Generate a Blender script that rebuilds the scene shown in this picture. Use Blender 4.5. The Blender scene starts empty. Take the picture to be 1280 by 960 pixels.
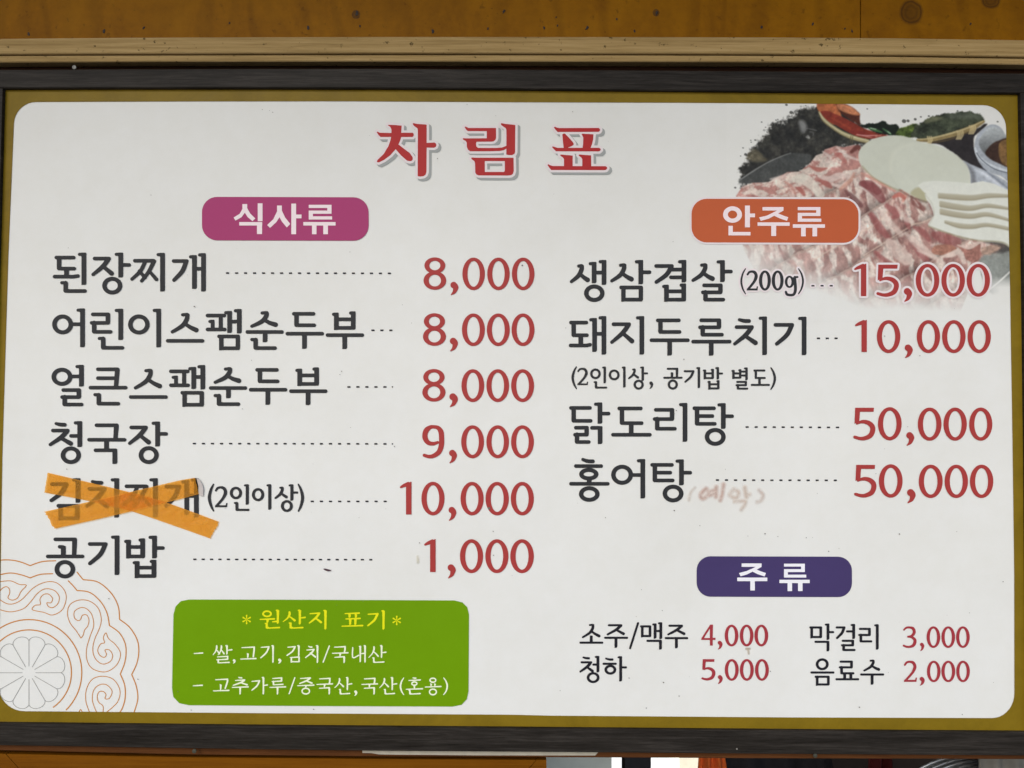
import bpy, math, random
import numpy as np
from mathutils import Vector, Matrix
from mathutils.geometry import tessellate_polygon
random.seed(7)
SC = bpy.context.scene
COL = SC.collection
# ------------------------------------------------------------------ camera
F, PW, PH = 924.0, 1280.0, 960.0
CAM = Vector((0.0, -1.05, 1.62))
ROT = Matrix.Rotation(math.radians(90 + 2.2), 3, 'X') @ Matrix.Rotation(math.radians(0.26), 3, 'Z')
cam = bpy.data.objects.new('camera', bpy.data.cameras.new('camera'))
cam.data.sensor_width = 36.0
cam.data.lens = 36.0 * F / PW
cam.data.clip_start, cam.data.clip_end = 0.02, 200
cam.matrix_world = Matrix.Translation(CAM) @ ROT.to_4x4()
COL.objects.link(cam); SC.camera = cam
# ------------------------------------------------------------------ light
SUN_EL, SUN_AZ = 34.0, 200.0      # degrees, compass style: 180 = behind the camera
w = bpy.data.worlds.new('World'); SC.world = w; w.use_nodes = True
nt = w.node_tree; nt.nodes.clear()
sky = nt.nodes.new('ShaderNodeTexSky'); sky.sky_type = 'NISHITA'; sky.sun_disc = False
sky.sun_elevation = math.radians(SUN_EL); sky.sun_rotation = math.radians(SUN_AZ)
sky.air_density = 1.0; sky.dust_density = 1.2; sky.ozone_density = 0.8
bg = nt.nodes.new('ShaderNodeBackground'); bg.inputs['Strength'].default_value = 0.10
wo = nt.nodes.new('ShaderNodeOutputWorld')
nt.links.new(sky.outputs[0], bg.inputs[0]); nt.links.new(bg.outputs[0], wo.inputs[0])
sl = bpy.data.lights.new('sun', 'SUN'); sl.energy = 0.8; sl.angle = math.radians(30); sl.color = (1, .985, .955)
so = bpy.data.objects.new('sun', sl); COL.objects.link(so)
az = math.radians(SUN_AZ); el = math.radians(SUN_EL)
sd = Vector((math.sin(az) * math.cos(el), math.cos(az) * math.cos(el), math.sin(el)))
so.rotation_euler = sd.to_track_quat('Z', 'Y').to_euler(); so.location = sd * 5 + Vector((0, 0, 2))
SC.view_settings.view_transform = 'Standard'; SC.view_settings.look = 'None'
SC.view_settings.gamma = 1.0; SC.view_settings.exposure = 0.77
# ------------------------------------------------------------------ helpers
def W(px, py, Y=0.0):
    d = ROT @ Vector(((px - PW / 2) / F, -(py - PH / 2) / F, -1.0))
    t = (Y - CAM.y) / d.y
    return CAM + d * t
def s2l(c):
    return tuple(((v / 255) / 12.92 if v / 255 <= .04045 else ((v / 255 + .055) / 1.055) ** 2.4) for v in c)
def ink(r, g, b, white=(211, 212, 206), k=.80):     # print colour relative to the white it stands on
    a, c = s2l((r, g, b)), s2l(white)
    return tuple(min(.95, k * x / y) for x, y in zip(a, c))
def link(name, me, parent=None, mat=None, **props):
    o = bpy.data.objects.new(name, me); COL.objects.link(o)
    if parent is not None: o.parent = parent
    if mat is not None: me.materials.append(mat)
    for k_, v in props.items(): o[k_] = v
    return o
def empty(name, loc, label, category, group=None):
    o = bpy.data.objects.new(name, None); COL.objects.link(o); o.empty_display_size = .05
    o['label'] = label; o['category'] = category
    if group: o['group'] = group
    o['_base'] = list(loc)
    return o
def mesh(name, vs, fs, smooth=False):
    me = bpy.data.meshes.new(name); me.from_pydata([tuple(v) for v in vs], [], fs); me.update()
    if smooth:
        me.polygons.foreach_set('use_smooth', [True] * len(me.polygons))
    return me
# ---- materials
def mat(name):
    m = bpy.data.materials.new(name); m.use_nodes = True
    n = m.node_tree.nodes; l = m.node_tree.links
    return m, n, l, n['Principled BSDF']
def node(n, typ, **kw):
    x = n.new(typ)
    for k_, v in kw.items():
        if hasattr(x, k_): setattr(x, k_, v)
        else: x.inputs[k_].default_value = v
    return x
def ramp(n, pts):
    r = n.new('ShaderNodeValToRGB'); e = r.color_ramp.elements
    while len(e) < len(pts): e.new(.5)
    for q, (p, c) in zip(e, pts):
        q.position = p; q.color = (*c, 1) if len(c) == 3 else c
    return r
def mixc(n, l, typ, fac, a, b):
    x = n.new('ShaderNodeMix'); x.data_type = 'RGBA'; x.blend_type = typ
    for sock, v in ((x.inputs[0], fac), (x.inputs[6], a), (x.inputs[7], b)):
        if hasattr(v, 'links'): l.new(v, sock)
        elif isinstance(v, (int, float)): sock.default_value = v
        else: sock.default_value = (*v, 1)
    return x.outputs[2]
def print_mat(name, color=None, attr=None, rough=.36, grime=1.0, wear=0):
    """vinyl print: mottled by handling, faint dust specks, slightly wavy sheet"""
    m, n, l, b = mat(name)
    tc = n.new('ShaderNodeTexCoord')
    n1 = node(n, 'ShaderNodeTexNoise', Scale=3.1, Detail=5.0, Roughness=.6)
    n2 = node(n, 'ShaderNodeTexNoise', Scale=900.0, Detail=2.0)
    n3 = node(n, 'ShaderNodeTexNoise', Scale=26.0, Detail=6.0, Roughness=.7)
    for x in (n1, n2, n3): l.new(tc.outputs['Object'], x.inputs['Vector'])
    r1 = ramp(n, [(.3, (.955, .95, .935)), (.7, (1, 1, 1))])
    r2 = ramp(n, [(.2, (.96, .96, .96)), (.8, (1.0, 1.0, 1.0))])
    r3 = ramp(n, [(.35, (.975, .972, .96)), (.62, (1, 1, 1))])
    l.new(n1.outputs[0], r1.inputs[0]); l.new(n2.outputs[0], r2.inputs[0]); l.new(n3.outputs[0], r3.inputs[0])
    if attr:
        at = n.new('ShaderNodeAttribute'); at.attribute_name = attr; src = at.outputs['Color']
    else:
        src = color
    c = mixc(n, l, 'MULTIPLY', grime, src, r1.outputs[0])
    c = mixc(n, l, 'MULTIPLY', grime, c, r2.outputs[0])
    c = mixc(n, l, 'MULTIPLY', grime, c, r3.outputs[0])
    if wear:
        n4 = node(n, 'ShaderNodeTexNoise', Scale=9.0, Detail=8.0, Roughness=.75, Distortion=.5); l.new(tc.outputs['Object'], n4.inputs['Vector'])
        r4 = ramp(n, [(.32, (1 - wear,) * 3), (.55, (1, 1, 1)), (.75, (1 + wear * .5, 1 + wear * .5, 1 + wear * .9))]); l.new(n4.outputs[0], r4.inputs[0])
        c = mixc(n, l, 'MULTIPLY', 1.0, c, r4.outputs[0])
    l.new(c, b.inputs['Base Color'])
    rr = n.new('ShaderNodeMapRange'); rr.inputs[3].default_value = rough - .06; rr.inputs[4].default_value = rough + .12
    l.new(n3.outputs[0], rr.inputs[0]); l.new(rr.outputs[0], b.inputs['Roughness'])
    b.inputs['Specular IOR Level'].default_value = .12
    bw = node(n, 'ShaderNodeTexNoise', Scale=2.2, Detail=2.0); l.new(tc.outputs['Object'], bw.inputs['Vector'])
    bp = n.new('ShaderNodeBump'); bp.inputs['Strength'].default_value = .35; bp.inputs['Distance'].default_value = .04
    l.new(bw.outputs[0], bp.inputs['Height']); l.new(bp.outputs[0], b.inputs['Normal'])
    return m
def wood_mat(name, dark, mid, light, scale=(1.2, 6, 26), rough=.6, contrast=1.0, knots=(), figure=0, spots=0.0, bump=.15):
    m, n, l, b = mat(name)
    tc = n.new('ShaderNodeTexCoord'); mp = n.new('ShaderNodeMapping'); mp.inputs['Scale'].default_value = scale
    l.new(tc.outputs['Object'], mp.inputs['Vector']); vec = mp.outputs[0]
    n0 = node(n, 'ShaderNodeTexNoise', Scale=1.6, Detail=4.0, Distortion=1.2); l.new(vec, n0.inputs['Vector'])
    n1 = node(n, 'ShaderNodeTexNoise', Scale=7.0, Detail=8.0, Roughness=.72, Distortion=.6); l.new(vec, n1.inputs['Vector'])
    mp2 = n.new('ShaderNodeMapping'); mp2.inputs['Scale'].default_value = (scale[0] * 3, scale[1] * 3, scale[2] * 6)
    l.new(tc.outputs['Object'], mp2.inputs['Vector'])
    n2 = node(n, 'ShaderNodeTexNoise', Scale=8.0, Detail=6.0, Roughness=.7); l.new(mp2.outputs[0], n2.inputs['Vector'])
    a = n.new('ShaderNodeMath'); a.operation = 'MULTIPLY_ADD'; a.inputs[1].default_value = .45
    l.new(n1.outputs[0], a.inputs[0])
    a0 = n.new('ShaderNodeMath'); a0.operation = 'MULTIPLY'; a0.inputs[1].default_value = .30; l.new(n0.outputs[0], a0.inputs[0])
    a1 = n.new('ShaderNodeMath'); a1.operation = 'MULTIPLY_ADD'; a1.inputs[1].default_value = .25; l.new(n2.outputs[0], a1.inputs[0]); l.new(a0.outputs[0], a1.inputs[2])
    l.new(a1.outputs[0], a.inputs[2])
    d = .16 / contrast
    rp = ramp(n, [(.5 - d, dark), (.5, mid), (.5 + d, light)]); l.new(a.outputs[0], rp.inputs[0])
    c = rp.outputs[0]
    if figure:
        mf = n.new('ShaderNodeMapping'); mf.inputs['Scale'].default_value = (1.0, 1, .38); mf.inputs['Rotation'].default_value = (0, .25, 0)
        l.new(tc.outputs['Object'], mf.inputs['Vector'])
        wv = node(n, 'ShaderNodeTexWave', Scale=3.6, Distortion=14.0, Detail=3.0); wv.inputs['Detail Scale'].default_value = 1.1; l.new(mf.outputs[0], wv.inputs['Vector'])
        wp = ramp(n, [(.0, (figure,) * 3), (.22, (0, 0, 0)), (.8, (0, 0, 0)), (1.0, (figure * .4,) * 3)]); l.new(wv.outputs[1], wp.inputs[0])
        c = mixc(n, l, 'MIX', wp.outputs[0], c, tuple(.62 * v for v in dark))
    for (kx, kz, kr, asp, kc) in knots:
        sp = n.new('ShaderNodeMapping'); sp.inputs['Location'].default_value = (-kx / kr, 0, -kz / (kr * asp)); sp.inputs['Scale'].default_value = (1 / kr, 0, 1 / (kr * asp))
        l.new(tc.outputs['Object'], sp.inputs['Vector'])
        nz = node(n, 'ShaderNodeTexNoise', Scale=1.3, Detail=3.0); l.new(sp.outputs[0], nz.inputs['Vector'])
        mxv = n.new('ShaderNodeMix'); mxv.data_type = 'RGBA'; mxv.blend_type = 'ADD'; mxv.inputs[0].default_value = .35
        l.new(sp.outputs[0], mxv.inputs[6]); l.new(nz.outputs[1], mxv.inputs[7])
        ln = n.new('ShaderNodeVectorMath'); ln.operation = 'LENGTH'; l.new(mxv.outputs[2], ln.inputs[0])
        kp = ramp(n, [(.0, (.75, .75, .75)), (.3, (.55, .55, .55)), (.45, (.75, .75, .75)), (.62, (.5, .5, .5)), (.74, (.9, .9, .9)), (.84, (.45, .45, .45)), (1.0, (0, 0, 0))])
        l.new(ln.outputs['Value'], kp.inputs[0])
        c = mixc(n, l, 'MIX', kp.outputs[0], c, kc)
    if spots:
        vz = node(n, 'ShaderNodeTexNoise', Scale=95.0, Detail=4.0, Roughness=.65); l.new(tc.outputs['Object'], vz.inputs['Vector'])
        vp = ramp(n, [(.63, (0, 0, 0)), (.69, (spots, spots, spots))]); l.new(vz.outputs[0], vp.inputs[0])
        c = mixc(n, l, 'MIX', vp.outputs[0], c, tuple(.25 * v for v in dark))
    l.new(c, b.inputs['Base Color']); b.inputs['Roughness'].default_value = rough; b.inputs['Specular IOR Level'].default_value = .07
    bp = n.new('ShaderNodeBump'); bp.inputs['Strength'].default_value = bump; bp.inputs['Distance'].default_value = .002
    l.new(a.outputs[0], bp.inputs['Height']); l.new(bp.outputs[0], b.inputs['Normal'])
    return m
def plain(name, color, rough=.5, metal=0, vary=.15, scale=40, emit=0):
    m, n, l, b = mat(name)
    tc = n.new('ShaderNodeTexCoord'); nz = node(n, 'ShaderNodeTexNoise', Scale=float(scale), Detail=4.0)
    l.new(tc.outputs['Object'], nz.inputs['Vector'])
    rp = ramp(n, [(.3, tuple(v * (1 - vary) for v in color)), (.7, tuple(min(1, v * (1 + vary)) for v in color))])
    l.new(nz.outputs[0], rp.inputs[0]); l.new(rp.outputs[0], b.inputs['Base Color'])
    b.inputs['Roughness'].default_value = rough; b.inputs['Metallic'].default_value = metal
    if emit:
        l.new(rp.outputs[0], b.inputs['Emission Color']); b.inputs['Emission Strength'].default_value = emit
    return m
# ---- flat ink shapes: a signed distance field is contoured and filled
def d_cone(X, Y, ax, ay, bx, by, r1, r2):
    dx, dy = bx - ax, by - ay
    L = dx * dx + dy * dy + 1e-9
    t = np.clip(((X - ax) * dx + (Y - ay) * dy) / L, 0, 1)
    return np.hypot(X - ax - t * dx, Y - ay - t * dy) - (r1 + (r2 - r1) * t)
def d_poly(X, Y, P):
    P = np.asarray(P, float); n = len(P)
    d = np.full(X.shape, 1e18); ins = np.zeros(X.shape, bool)
    for i in range(n):
        ax, ay = P[i]; bx, by = P[(i + 1) % n]
        ex, ey = bx - ax, by - ay
        wx, wy = X - ax, Y - ay
        t = np.clip((wx * ex + wy * ey) / (ex * ex + ey * ey + 1e-12), 0, 1)
        d = np.minimum(d, (wx - ex * t) ** 2 + (wy - ey * t) ** 2)
        c = (ay > Y) != (by > Y)
        if abs(ey) > 1e-9:
            ins ^= c & (X < ax + ex * (Y - ay) / ey)
    d = np.sqrt(d)
    return np.where(ins, -d, d)
def d_ell(X, Y, cx, cy, a, b):
    u, v = (X - cx) / a, (Y - cy) / b
    k = np.hypot(u, v); g = np.hypot(u / a, v / b) + 1e-9
    return k * (k - 1) / g
def spline(P, n=8, closed=False):
    P = [np.array(p, float) for p in P]; out = []
    m = len(P)
    for i in range(m if closed else m - 1):
        if closed: p0, p1, p2, p3 = P[i - 1], P[i], P[(i + 1) % m], P[(i + 2) % m]
        else: p0, p1, p2, p3 = P[max(i - 1, 0)], P[i], P[i + 1], P[min(i + 2, m - 1)]
        for k_ in range(n):
            t = k_ / n
            out.append(.5 * (2 * p1 + (p2 - p0) * t + (2 * p0 - 5 * p1 + 4 * p2 - p3) * t * t + (3 * p1 - p0 - 3 * p2 + p3) * t ** 3))
    if not closed: out.append(P[-1])
    return [tuple(p) for p in out]
class Ink:
    def __init__(s): s.prims = []
    def cone(s, a, b, r1, r2=None):
        r2 = r1 if r2 is None else r2; R = max(r1, r2)
        s.prims.append((min(a[0], b[0]) - R, min(a[1], b[1]) - R, max(a[0], b[0]) + R, max(a[1], b[1]) + R,
                    lambda X, Y: d_cone(X, Y, a[0], a[1], b[0], b[1], r1, r2)))
    def line(s, P, R, smooth=True, n=6):
        R = R if isinstance(R, (list, tuple)) else [R] * len(P)
        Q = [(p[0], p[1], r) for p, r in zip(P, R)]
        if smooth and len(Q) > 2: Q = spline(Q, n)
        for a, b in zip(Q, Q[1:]): s.cone(a[:2], b[:2], max(a[2], .1), max(b[2], .1))
    def poly(s, P, hole=None):
        xs = [p[0] for p in P]; ys = [p[1] for p in P]
        if hole is None: f = lambda X, Y: d_poly(X, Y, P)
        else: f = lambda X, Y: np.maximum(d_poly(X, Y, P), -d_poly(X, Y, hole))
        s.prims.append((min(xs), min(ys), max(xs), max(ys), f))
    def ring(s, x0, y0, x1, y1, tx, ty):
        cx, cy, a, b = (x0 + x1) / 2, (y0 + y1) / 2, (x1 - x0) / 2, (y1 - y0) / 2
        s.prims.append((x0, y0, x1, y1, lambda X, Y: np.maximum(d_ell(X, Y, cx, cy, a, b), -d_ell(X, Y, cx, cy, a - tx, b - ty))))
    def rrect(s, x0, y0, x1, y1, r):
        s.poly(rr_pts(x0, y0, x1, y1, r))
    def field(s, step, grow):
        m = grow + 2 * step + .6
        x0 = min(p[0] for p in s.prims) - m; y0 = min(p[1] for p in s.prims) - m
        x1 = max(p[2] for p in s.prims) + m; y1 = max(p[3] for p in s.prims) + m
        nx, ny = int((x1 - x0) / step) + 2, int((y1 - y0) / step) + 2
        gx = x0 + np.arange(nx) * step; gy = y0 + np.arange(ny) * step
        D = np.full((ny, nx), 50.0)
        for (a, b, c, d, f) in s.prims:
            i0 = max(0, int((a - m - x0) / step)); i1 = min(nx, int((c + m - x0) / step) + 2)
            j0 = max(0, int((b - m - y0) / step)); j1 = min(ny, int((d + m - y0) / step) + 2)
            X, Y = np.meshgrid(gx[i0:i1], gy[j0:j1])
            D[j0:j1, i0:i1] = np.minimum(D[j0:j1, i0:i1], f(X, Y))
        return gx, gy, D - grow
def rr_pts(x0, y0, x1, y1, r, n=8):
    out = []
    for cx, cy, a0 in ((x1 - r, y0 + r, -90), (x1 - r, y1 - r, 0), (x0 + r, y1 - r, 90), (x0 + r, y0 + r, 180)):
        for i in range(n + 1):
            a = math.radians(a0 + 90 * i / n); out.append((cx + r * math.cos(a), cy + r * math.sin(a)))
    return out
def contours(gx, gy, D):
    ny, nx = D.shape; I = D < 0
    c = I[:-1, :-1] * 1 + I[:-1, 1:] * 2 + I[1:, 1:] * 4 + I[1:, :-1] * 8
    js, is_ = np.nonzero((c > 0) & (c < 15))
    E = {1: [(3, 0)], 2: [(0, 1)], 3: [(3, 1)], 4: [(1, 2)], 5: [(3, 2), (1, 0)], 6: [(0, 2)], 7: [(3, 2)], 8: [(2, 3)],
         9: [(2, 0)], 10: [(0, 3), (2, 1)], 11: [(2, 1)], 12: [(1, 3)], 13: [(1, 0)], 14: [(0, 3)]}
    nxt = {}
    for j, i in zip(js.tolist(), is_.tolist()):
        for a, b in E[int(c[j, i])]:
            ks = []
            for e in (a, b):
                ks.append((0, j, i) if e == 0 else (1, j, i + 1) if e == 1 else (0, j + 1, i) if e == 2 else (1, j, i))
            nxt[ks[0]] = ks[1]
    def pt(k_):
        o, j, i = k_
        a = D[j, i]; b = D[j, i + 1] if o == 0 else D[j + 1, i]
        t = a / (a - b)
        return (gx[i] + (gx[1] - gx[0]) * t, gy[j]) if o == 0 else (gx[i], gy[j] + (gy[1] - gy[0]) * t)
    loops = []
    while nxt:
        k0 = next(iter(nxt)); k_ = k0; L = []
        while k_ in nxt:
            L.append(pt(k_)); k_ = nxt.pop(k_)
        if len(L) > 5: loops.append(simplify(L))
    return [L for L in loops if len(L) > 2]
def simplify(L, eps=.035):
    def rdp(a, b):
        st = [(a, b)]; keep = {a, b}
        while st:
            a, b = st.pop()
            if b - a < 2: continue
            P = A[a:b + 1]; d = P[-1] - P[0]; n = math.hypot(*d) + 1e-12
            q = np.abs((P[:, 0] - P[0, 0]) * d[1] - (P[:, 1] - P[0, 1]) * d[0]) / n
            i = int(q.argmax())
            if q[i] > eps: keep.add(a + i); st += [(a, a + i), (a + i, b)]
        return keep
    A = np.array(L + [L[0]]); h = len(L) // 2
    k_ = sorted(rdp(0, h) | rdp(h, len(L)))
    return [tuple(A[i]) for i in k_ if i < len(L)]
def area(L):
    return .5 * sum(a[0] * b[1] - b[0] * a[1] for a, b in zip(L, L[1:] + L[:1]))
def ink_mesh(name, I, Y, step=.35, grow=0.0, shift=(0, 0)):
    gx, gy, D = I.field(step, grow)
    loops = contours(gx, gy, D)
    ar = [area(L) for L in loops]
    big = max(ar, key=abs); sgn = 1 if big > 0 else -1
    outer = [i for i, a in enumerate(ar) if a * sgn > 0]; holes = [i for i, a in enumerate(ar) if a * sgn <= 0]
    def inside(p, L):
        r = False
        for a, b in zip(L, L[1:] + L[:1]):
            if (a[1] > p[1]) != (b[1] > p[1]) and p[0] < a[0] + (b[0] - a[0]) * (p[1] - a[1]) / (b[1] - a[1]): r = not r
        return r
    own = {i: [] for i in outer}
    for h in holes:
        best = [i for i in outer if inside(loops[h][0], loops[i])]
        if best: own[min(best, key=lambda i: abs(ar[i]))].append(h)
    vs, fs = [], []
    for i in outer:
        Ls = [loops[i]] + [loops[h] for h in own[i]]
        P = [[Vector((x, -y, 0)) for x, y in L] for L in Ls]
        base = len(vs); flat = [p for L in Ls for p in L]
        for x, y in flat: vs.append(W(x + shift[0], y + shift[1], Y))
        for t in tessellate_polygon(P):
            a, b, c = (flat[q] for q in t)
            cr = (b[0] - a[0]) * (c[1] - a[1]) - (b[1] - a[1]) * (c[0] - a[0])
            if abs(cr) < 1e-7: continue
            fs.append(tuple(base + q for q in (t if cr < 0 else t[::-1])))
    me = mesh(name, vs, fs)
    if me.polygons and me.polygons[0].normal.y > 0: me.flip_normals()
    return me
# ------------------------------------------------------------------ Hangul pen
class Pen(Ink):
    def __init__(s, fr, rh, rv, hk, serif=False):
        super().__init__(); s.fr = fr; s.rh, s.rv, s.hk, s.serif = rh, rv, hk, serif
    def X(s, x): return s.fr[0] + x / s.fr[2]
    def Y(s, y): return s.fr[1] + y / s.fr[2]
    def B(s, x0, x1, y, px=False):                       # horizontal bar
        if not px: x0, x1, y = s.X(x0), s.X(x1), s.Y(y)
        r = s.rh
        if s.serif: s.cone((x0 + r * .7, y + .35), (x1 - r, y - .35), r * .75, r * 1.1)
        else: s.cone((x0 + r, y), (x1 - r, y), r, r)
    def stem(s, xl, xr, y0, y1, px=True):                # stem with one round foot corner
        r = min((xr - xl) * .55, 2.2); P = [(xl, y0), (xr - .7, y0), (xr, y0 + .7)]
        if s.serif: P = [(xl - .2, y0), (xr + .3, y0 + 1), (xr, (y0 + y1) / 2), (xr - .1, y1 - 1.6), ((xl + xr) / 2 - .1, y1), (xl + .1, y1 - 1.2), (xl + .2, (y0 + y1) / 2)]
        else:
            for i in range(5):
                a = math.radians(22.5 * i); P.append((xr - r + r * math.cos(a), y1 - r + r * math.sin(a)))
            P.append((xl, y1))
        s.poly(P)
    def S(s, xc, y0, y1, px=False):
        if not px: xc, y0, y1 = s.X(xc), s.Y(y0), s.Y(y1)
        s.stem(xc - s.rv, xc + s.rv, y0, y1)
    def hooked(s, xr, y0, y1, hk=None):                  # px
        hk = s.hk if hk is None else hk; q = s.rh * .86
        s.stem(xr - 2 * s.rv, xr, y0, y1)
        s.cone((xr - 2 * s.rv - hk + q, y0 + q + .25), (xr - s.rv, y0 + q), q, q)
        x = xr - 2 * s.rv
        s.poly([(x - hk * .45, y0 + q), (x + .5, y0 + q), (x + .5, y0 + 2 * q + hk * .42)])
    def i(s, X, y0, y1): s.hooked(s.X(X), s.Y(y0), s.Y(y1))
    def a(s, X, y0, y1, tip, yb):
        s.i(X, y0, y1); s.B(s.X(X) - s.rv, s.X(tip), s.Y(yb), True)
    def e(s, X, y0, y1, left, yb):
        s.i(X, y0, y1); s.B(s.X(left), s.X(X) - s.rv * .6, s.Y(yb), True)
    def y(s, X, y0, y1, left, a, b): s.e(X, y0, y1, left, a); s.B(s.X(left), s.X(X) - s.rv * .6, s.Y(b), True)
    def ae(s, X1, X2, y0, y1, yb, y1b=None):
        s.hooked(s.X(X1), s.Y(y0) + s.rv * .8, s.Y(y1b or y1) - (0 if y1b else .6), s.hk * .85); s.hooked(s.X(X2), s.Y(y0), s.Y(y1), s.hk * .85)
        s.B(s.X(X1) - s.rv, s.X(X2) - s.rv * .6, s.Y(yb), True)
    def o(s, x0, y0, x1, y1):
        s.ring(s.X(x0), s.Y(y0), s.X(x1), s.Y(y1), 2 * s.rv * (.95 if not s.serif else .8), 2.2 * s.rh)
    def _b(s, x0, y0, x1, y1): return s.X(x0), s.Y(y0), s.X(x1), s.Y(y1)
    def n(s, *b):
        x0, y0, x1, y1 = s._b(*b); h = s.hk * .85; v = s.rv * .95; xs = x0 + h + v
        s.cone((x0 + s.rh * .85, y0 + s.rh), (xs, y0 + s.rh), s.rh * .88)
        s.line([(xs, y0 + v), (xs, y1 - v - 1), (xs + .6 * v, y1 - s.rh - .4), (xs + 1.8 * v, y1 - s.rh)], [v, v, v * .9, s.rh], False)
        s.cone((xs, y1 - v), (xs + v * .3, y1 - v), v)
        s.B(xs, x1, y1 - s.rh, True)
    def d(s, x0, y0, x1, y1, mid=None):
        x0, y0, x1, y1 = s._b(x0, y0, x1, y1); v = s.rv * .95; xs = x0 + s.rv * .95 + v; w_ = x1 - x0
        s.B(x0, x1 - .03 * w_, y0 + s.rh, True)
        s.cone((xs, y0 + v), (xs, y1 - v), v); s.B(xs, x1, y1 - s.rh, True)
        if mid: s.B(xs, x1 - .1 * w_, (y0 + y1) / 2, True)
    def t(s, *b): s.d(*b, mid=True)
    def r(s, *b):
        x0, y0, x1, y1 = s._b(*b); w_ = x1 - x0; h = y1 - y0; v = s.rv * .95
        xr = x0 + .9 * w_ - v; xl = x0 + .09 * w_ + v; ym = y0 + .49 * h
        s.B(x0 + .05 * w_, xr + v, y0 + s.rh, True); s.B(x0, xr + v * .9, ym, True); s.B(xl, x1, y1 - s.rh, True)
        s.poly([(xr - v, y0 + s.rh), (xr + v, y0 + s.rh), (xr + v, ym), (xr - v, ym)])
        s.cone((xl, ym), (xl, y1 - v), v)
    def m(s, *b):
        x0, y0, x1, y1 = s._b(*b); v = s.rv * .93; xl = x0 + .08 * (x1 - x0)
        s.B(x0, x1, y0 + s.rh, True); s.poly([(xl, y0 + s.rh), (xl + 2 * v, y0 + s.rh), (xl + 2 * v, y1 - .5), (xl + 1, y1), (xl, y1)])
        s.cone((x1 - v, y0 + v), (x1 - v, y1 - v - .4), v)
        s.poly([(xl, y1 - .4 - 2 * s.rh), (x1 - 1, y1 - .4 - 2 * s.rh), (x1 - 1, y1 - .4), (xl, y1 - .4)])
    def b(s, *b):
        x0, y0, x1, y1 = s._b(*b); v = s.rv * .95; xl = x0 + s.hk * .55; h = y1 - y0
        s.hooked(xl + 2 * v, y0 + h * .07, y1, s.hk * .55); s.hooked(x1, y0, y1 - .3, s.hk * .5)
        for yy in (y0 + h * .43, y1 - .3 - s.rh): s.poly([(xl + v, yy - s.rh), (x1 - v, yy - s.rh), (x1 - v, yy + s.rh), (xl + v, yy + s.rh)])
    def s(s, *b):
        x0, y0, x1, y1 = s._b(*b); w_ = x1 - x0; h = y1 - y0
        q = lambda u, v: (x0 + u * w_, y0 + v * h)
        if s.serif:
            s.line([q(.52, .02), q(.52, .25), q(.36, .62), q(.02, .97)], [s.rv * .9, s.rv, s.rh, s.rh * .6]); s.line([q(.46, .42), q(.7, .62), q(.93, .85)], [s.rh * .8, s.rh, s.rv]); return
        s.cone((q(.40, 0)[0] + s.rh * .5, y0 + s.rh * 1.1), (q(.57, 0)[0], y0 + s.rh * .9), s.rh * .85, s.rh * .9)
        s.line([(q(.60, 0)[0], y0 + s.rv * .95), q(.575, .32), q(.42, .62), (x0 + s.rh, y1 - s.rh)], [s.rv * .9, s.rv * .95, s.rv * .9, s.rh * .88])
        s.line([q(.50, .50), q(.7, .69), (x1 - s.rv, y1 - s.rv - .06 * h)], [s.rh * .95, s.rv * .85, s.rv])
    def J(s, bx0, bx1, by, tx, ty, lx0, ly0, lx1, ly1):
        X, Y = s.X, s.Y
        s.B(X(bx0), X(bx1), Y(by), True)
        ax, ay = X(bx1) - s.rv, Y(by) + s.rv * .2; tx, ty = X(tx), Y(ty)
        s.line([(ax, ay), (ax + (tx - ax) * .36, ay + (ty - ay) * .47), (tx, ty)], [s.rv * .95, s.rv * .95, s.rh * .9])
        s.line([(X(lx0), Y(ly0)), (X(lx1), Y(ly1))], [s.rh, s.rv])
    def j(s, x0, y0, x1, y1):
        w_, h = x1 - x0, y1 - y0; hh = s.rh * s.fr[2]; vv = s.rv * s.fr[2]
        s.J(x0 + .07 * w_, x0 + .865 * w_, y0 + hh, x0 + hh, y1 - hh, x0 + .57 * w_, y0 + .54 * h, x1 - vv, y1 - vv - .03 * h)
    def tick(s, x0, y0, x1, y1):
        X, Y = s.X, s.Y; r = s.rh
        s.line([(X(x0) + r, Y(y0) + r), (X((x0 + x1) / 2), Y(y1) - r * 1.3), (X(x1) - r, Y(y1) - r * 1.2)], [r * .85, r * 1.05, r * 1.05])
    def g(s, x0, y0, x1, tx, ty):
        X, Y = s.X, s.Y; by = Y(y0) + s.rh; s.B(X(x0), X(x1), by, True)
        ax, ay = X(x1) - s.rv, by + s.rv * .2; tx, ty = X(tx), Y(ty)
        s.line([(ax, ay), (ax + (tx - ax) * .32, ay + (ty - ay) * .52), (tx, ty)], [s.rv * .95, s.rv * .95, s.rh])
    def G(s, x0, y0, x1, ex, ey):
        X, Y = s.X, s.Y; by = Y(y0) + s.rh; s.B(X(x0), X(x1), by, True)
        s.line([(X(x1) - s.rv, by + s.rv - s.rh), (X(x1) - s.rv, by + 3), (X(ex), Y(ey))], [s.rv, s.rv, s.rv * .9])
    def k(s, *b):
        x0, y0, x1, y1 = s._b(*b); s.B(x0, x1, y0 + s.rh, True); s.stem(x1 - 2 * s.rv, x1, y0 + .2, y1)
    def K(s, x0, y0, x1, ym, ex, ey): s.G(x0, y0, x1, ex, ey); s.B(s.X(x0), s.X(x1) - s.rv * 1.5, s.Y(ym), True)
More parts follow.
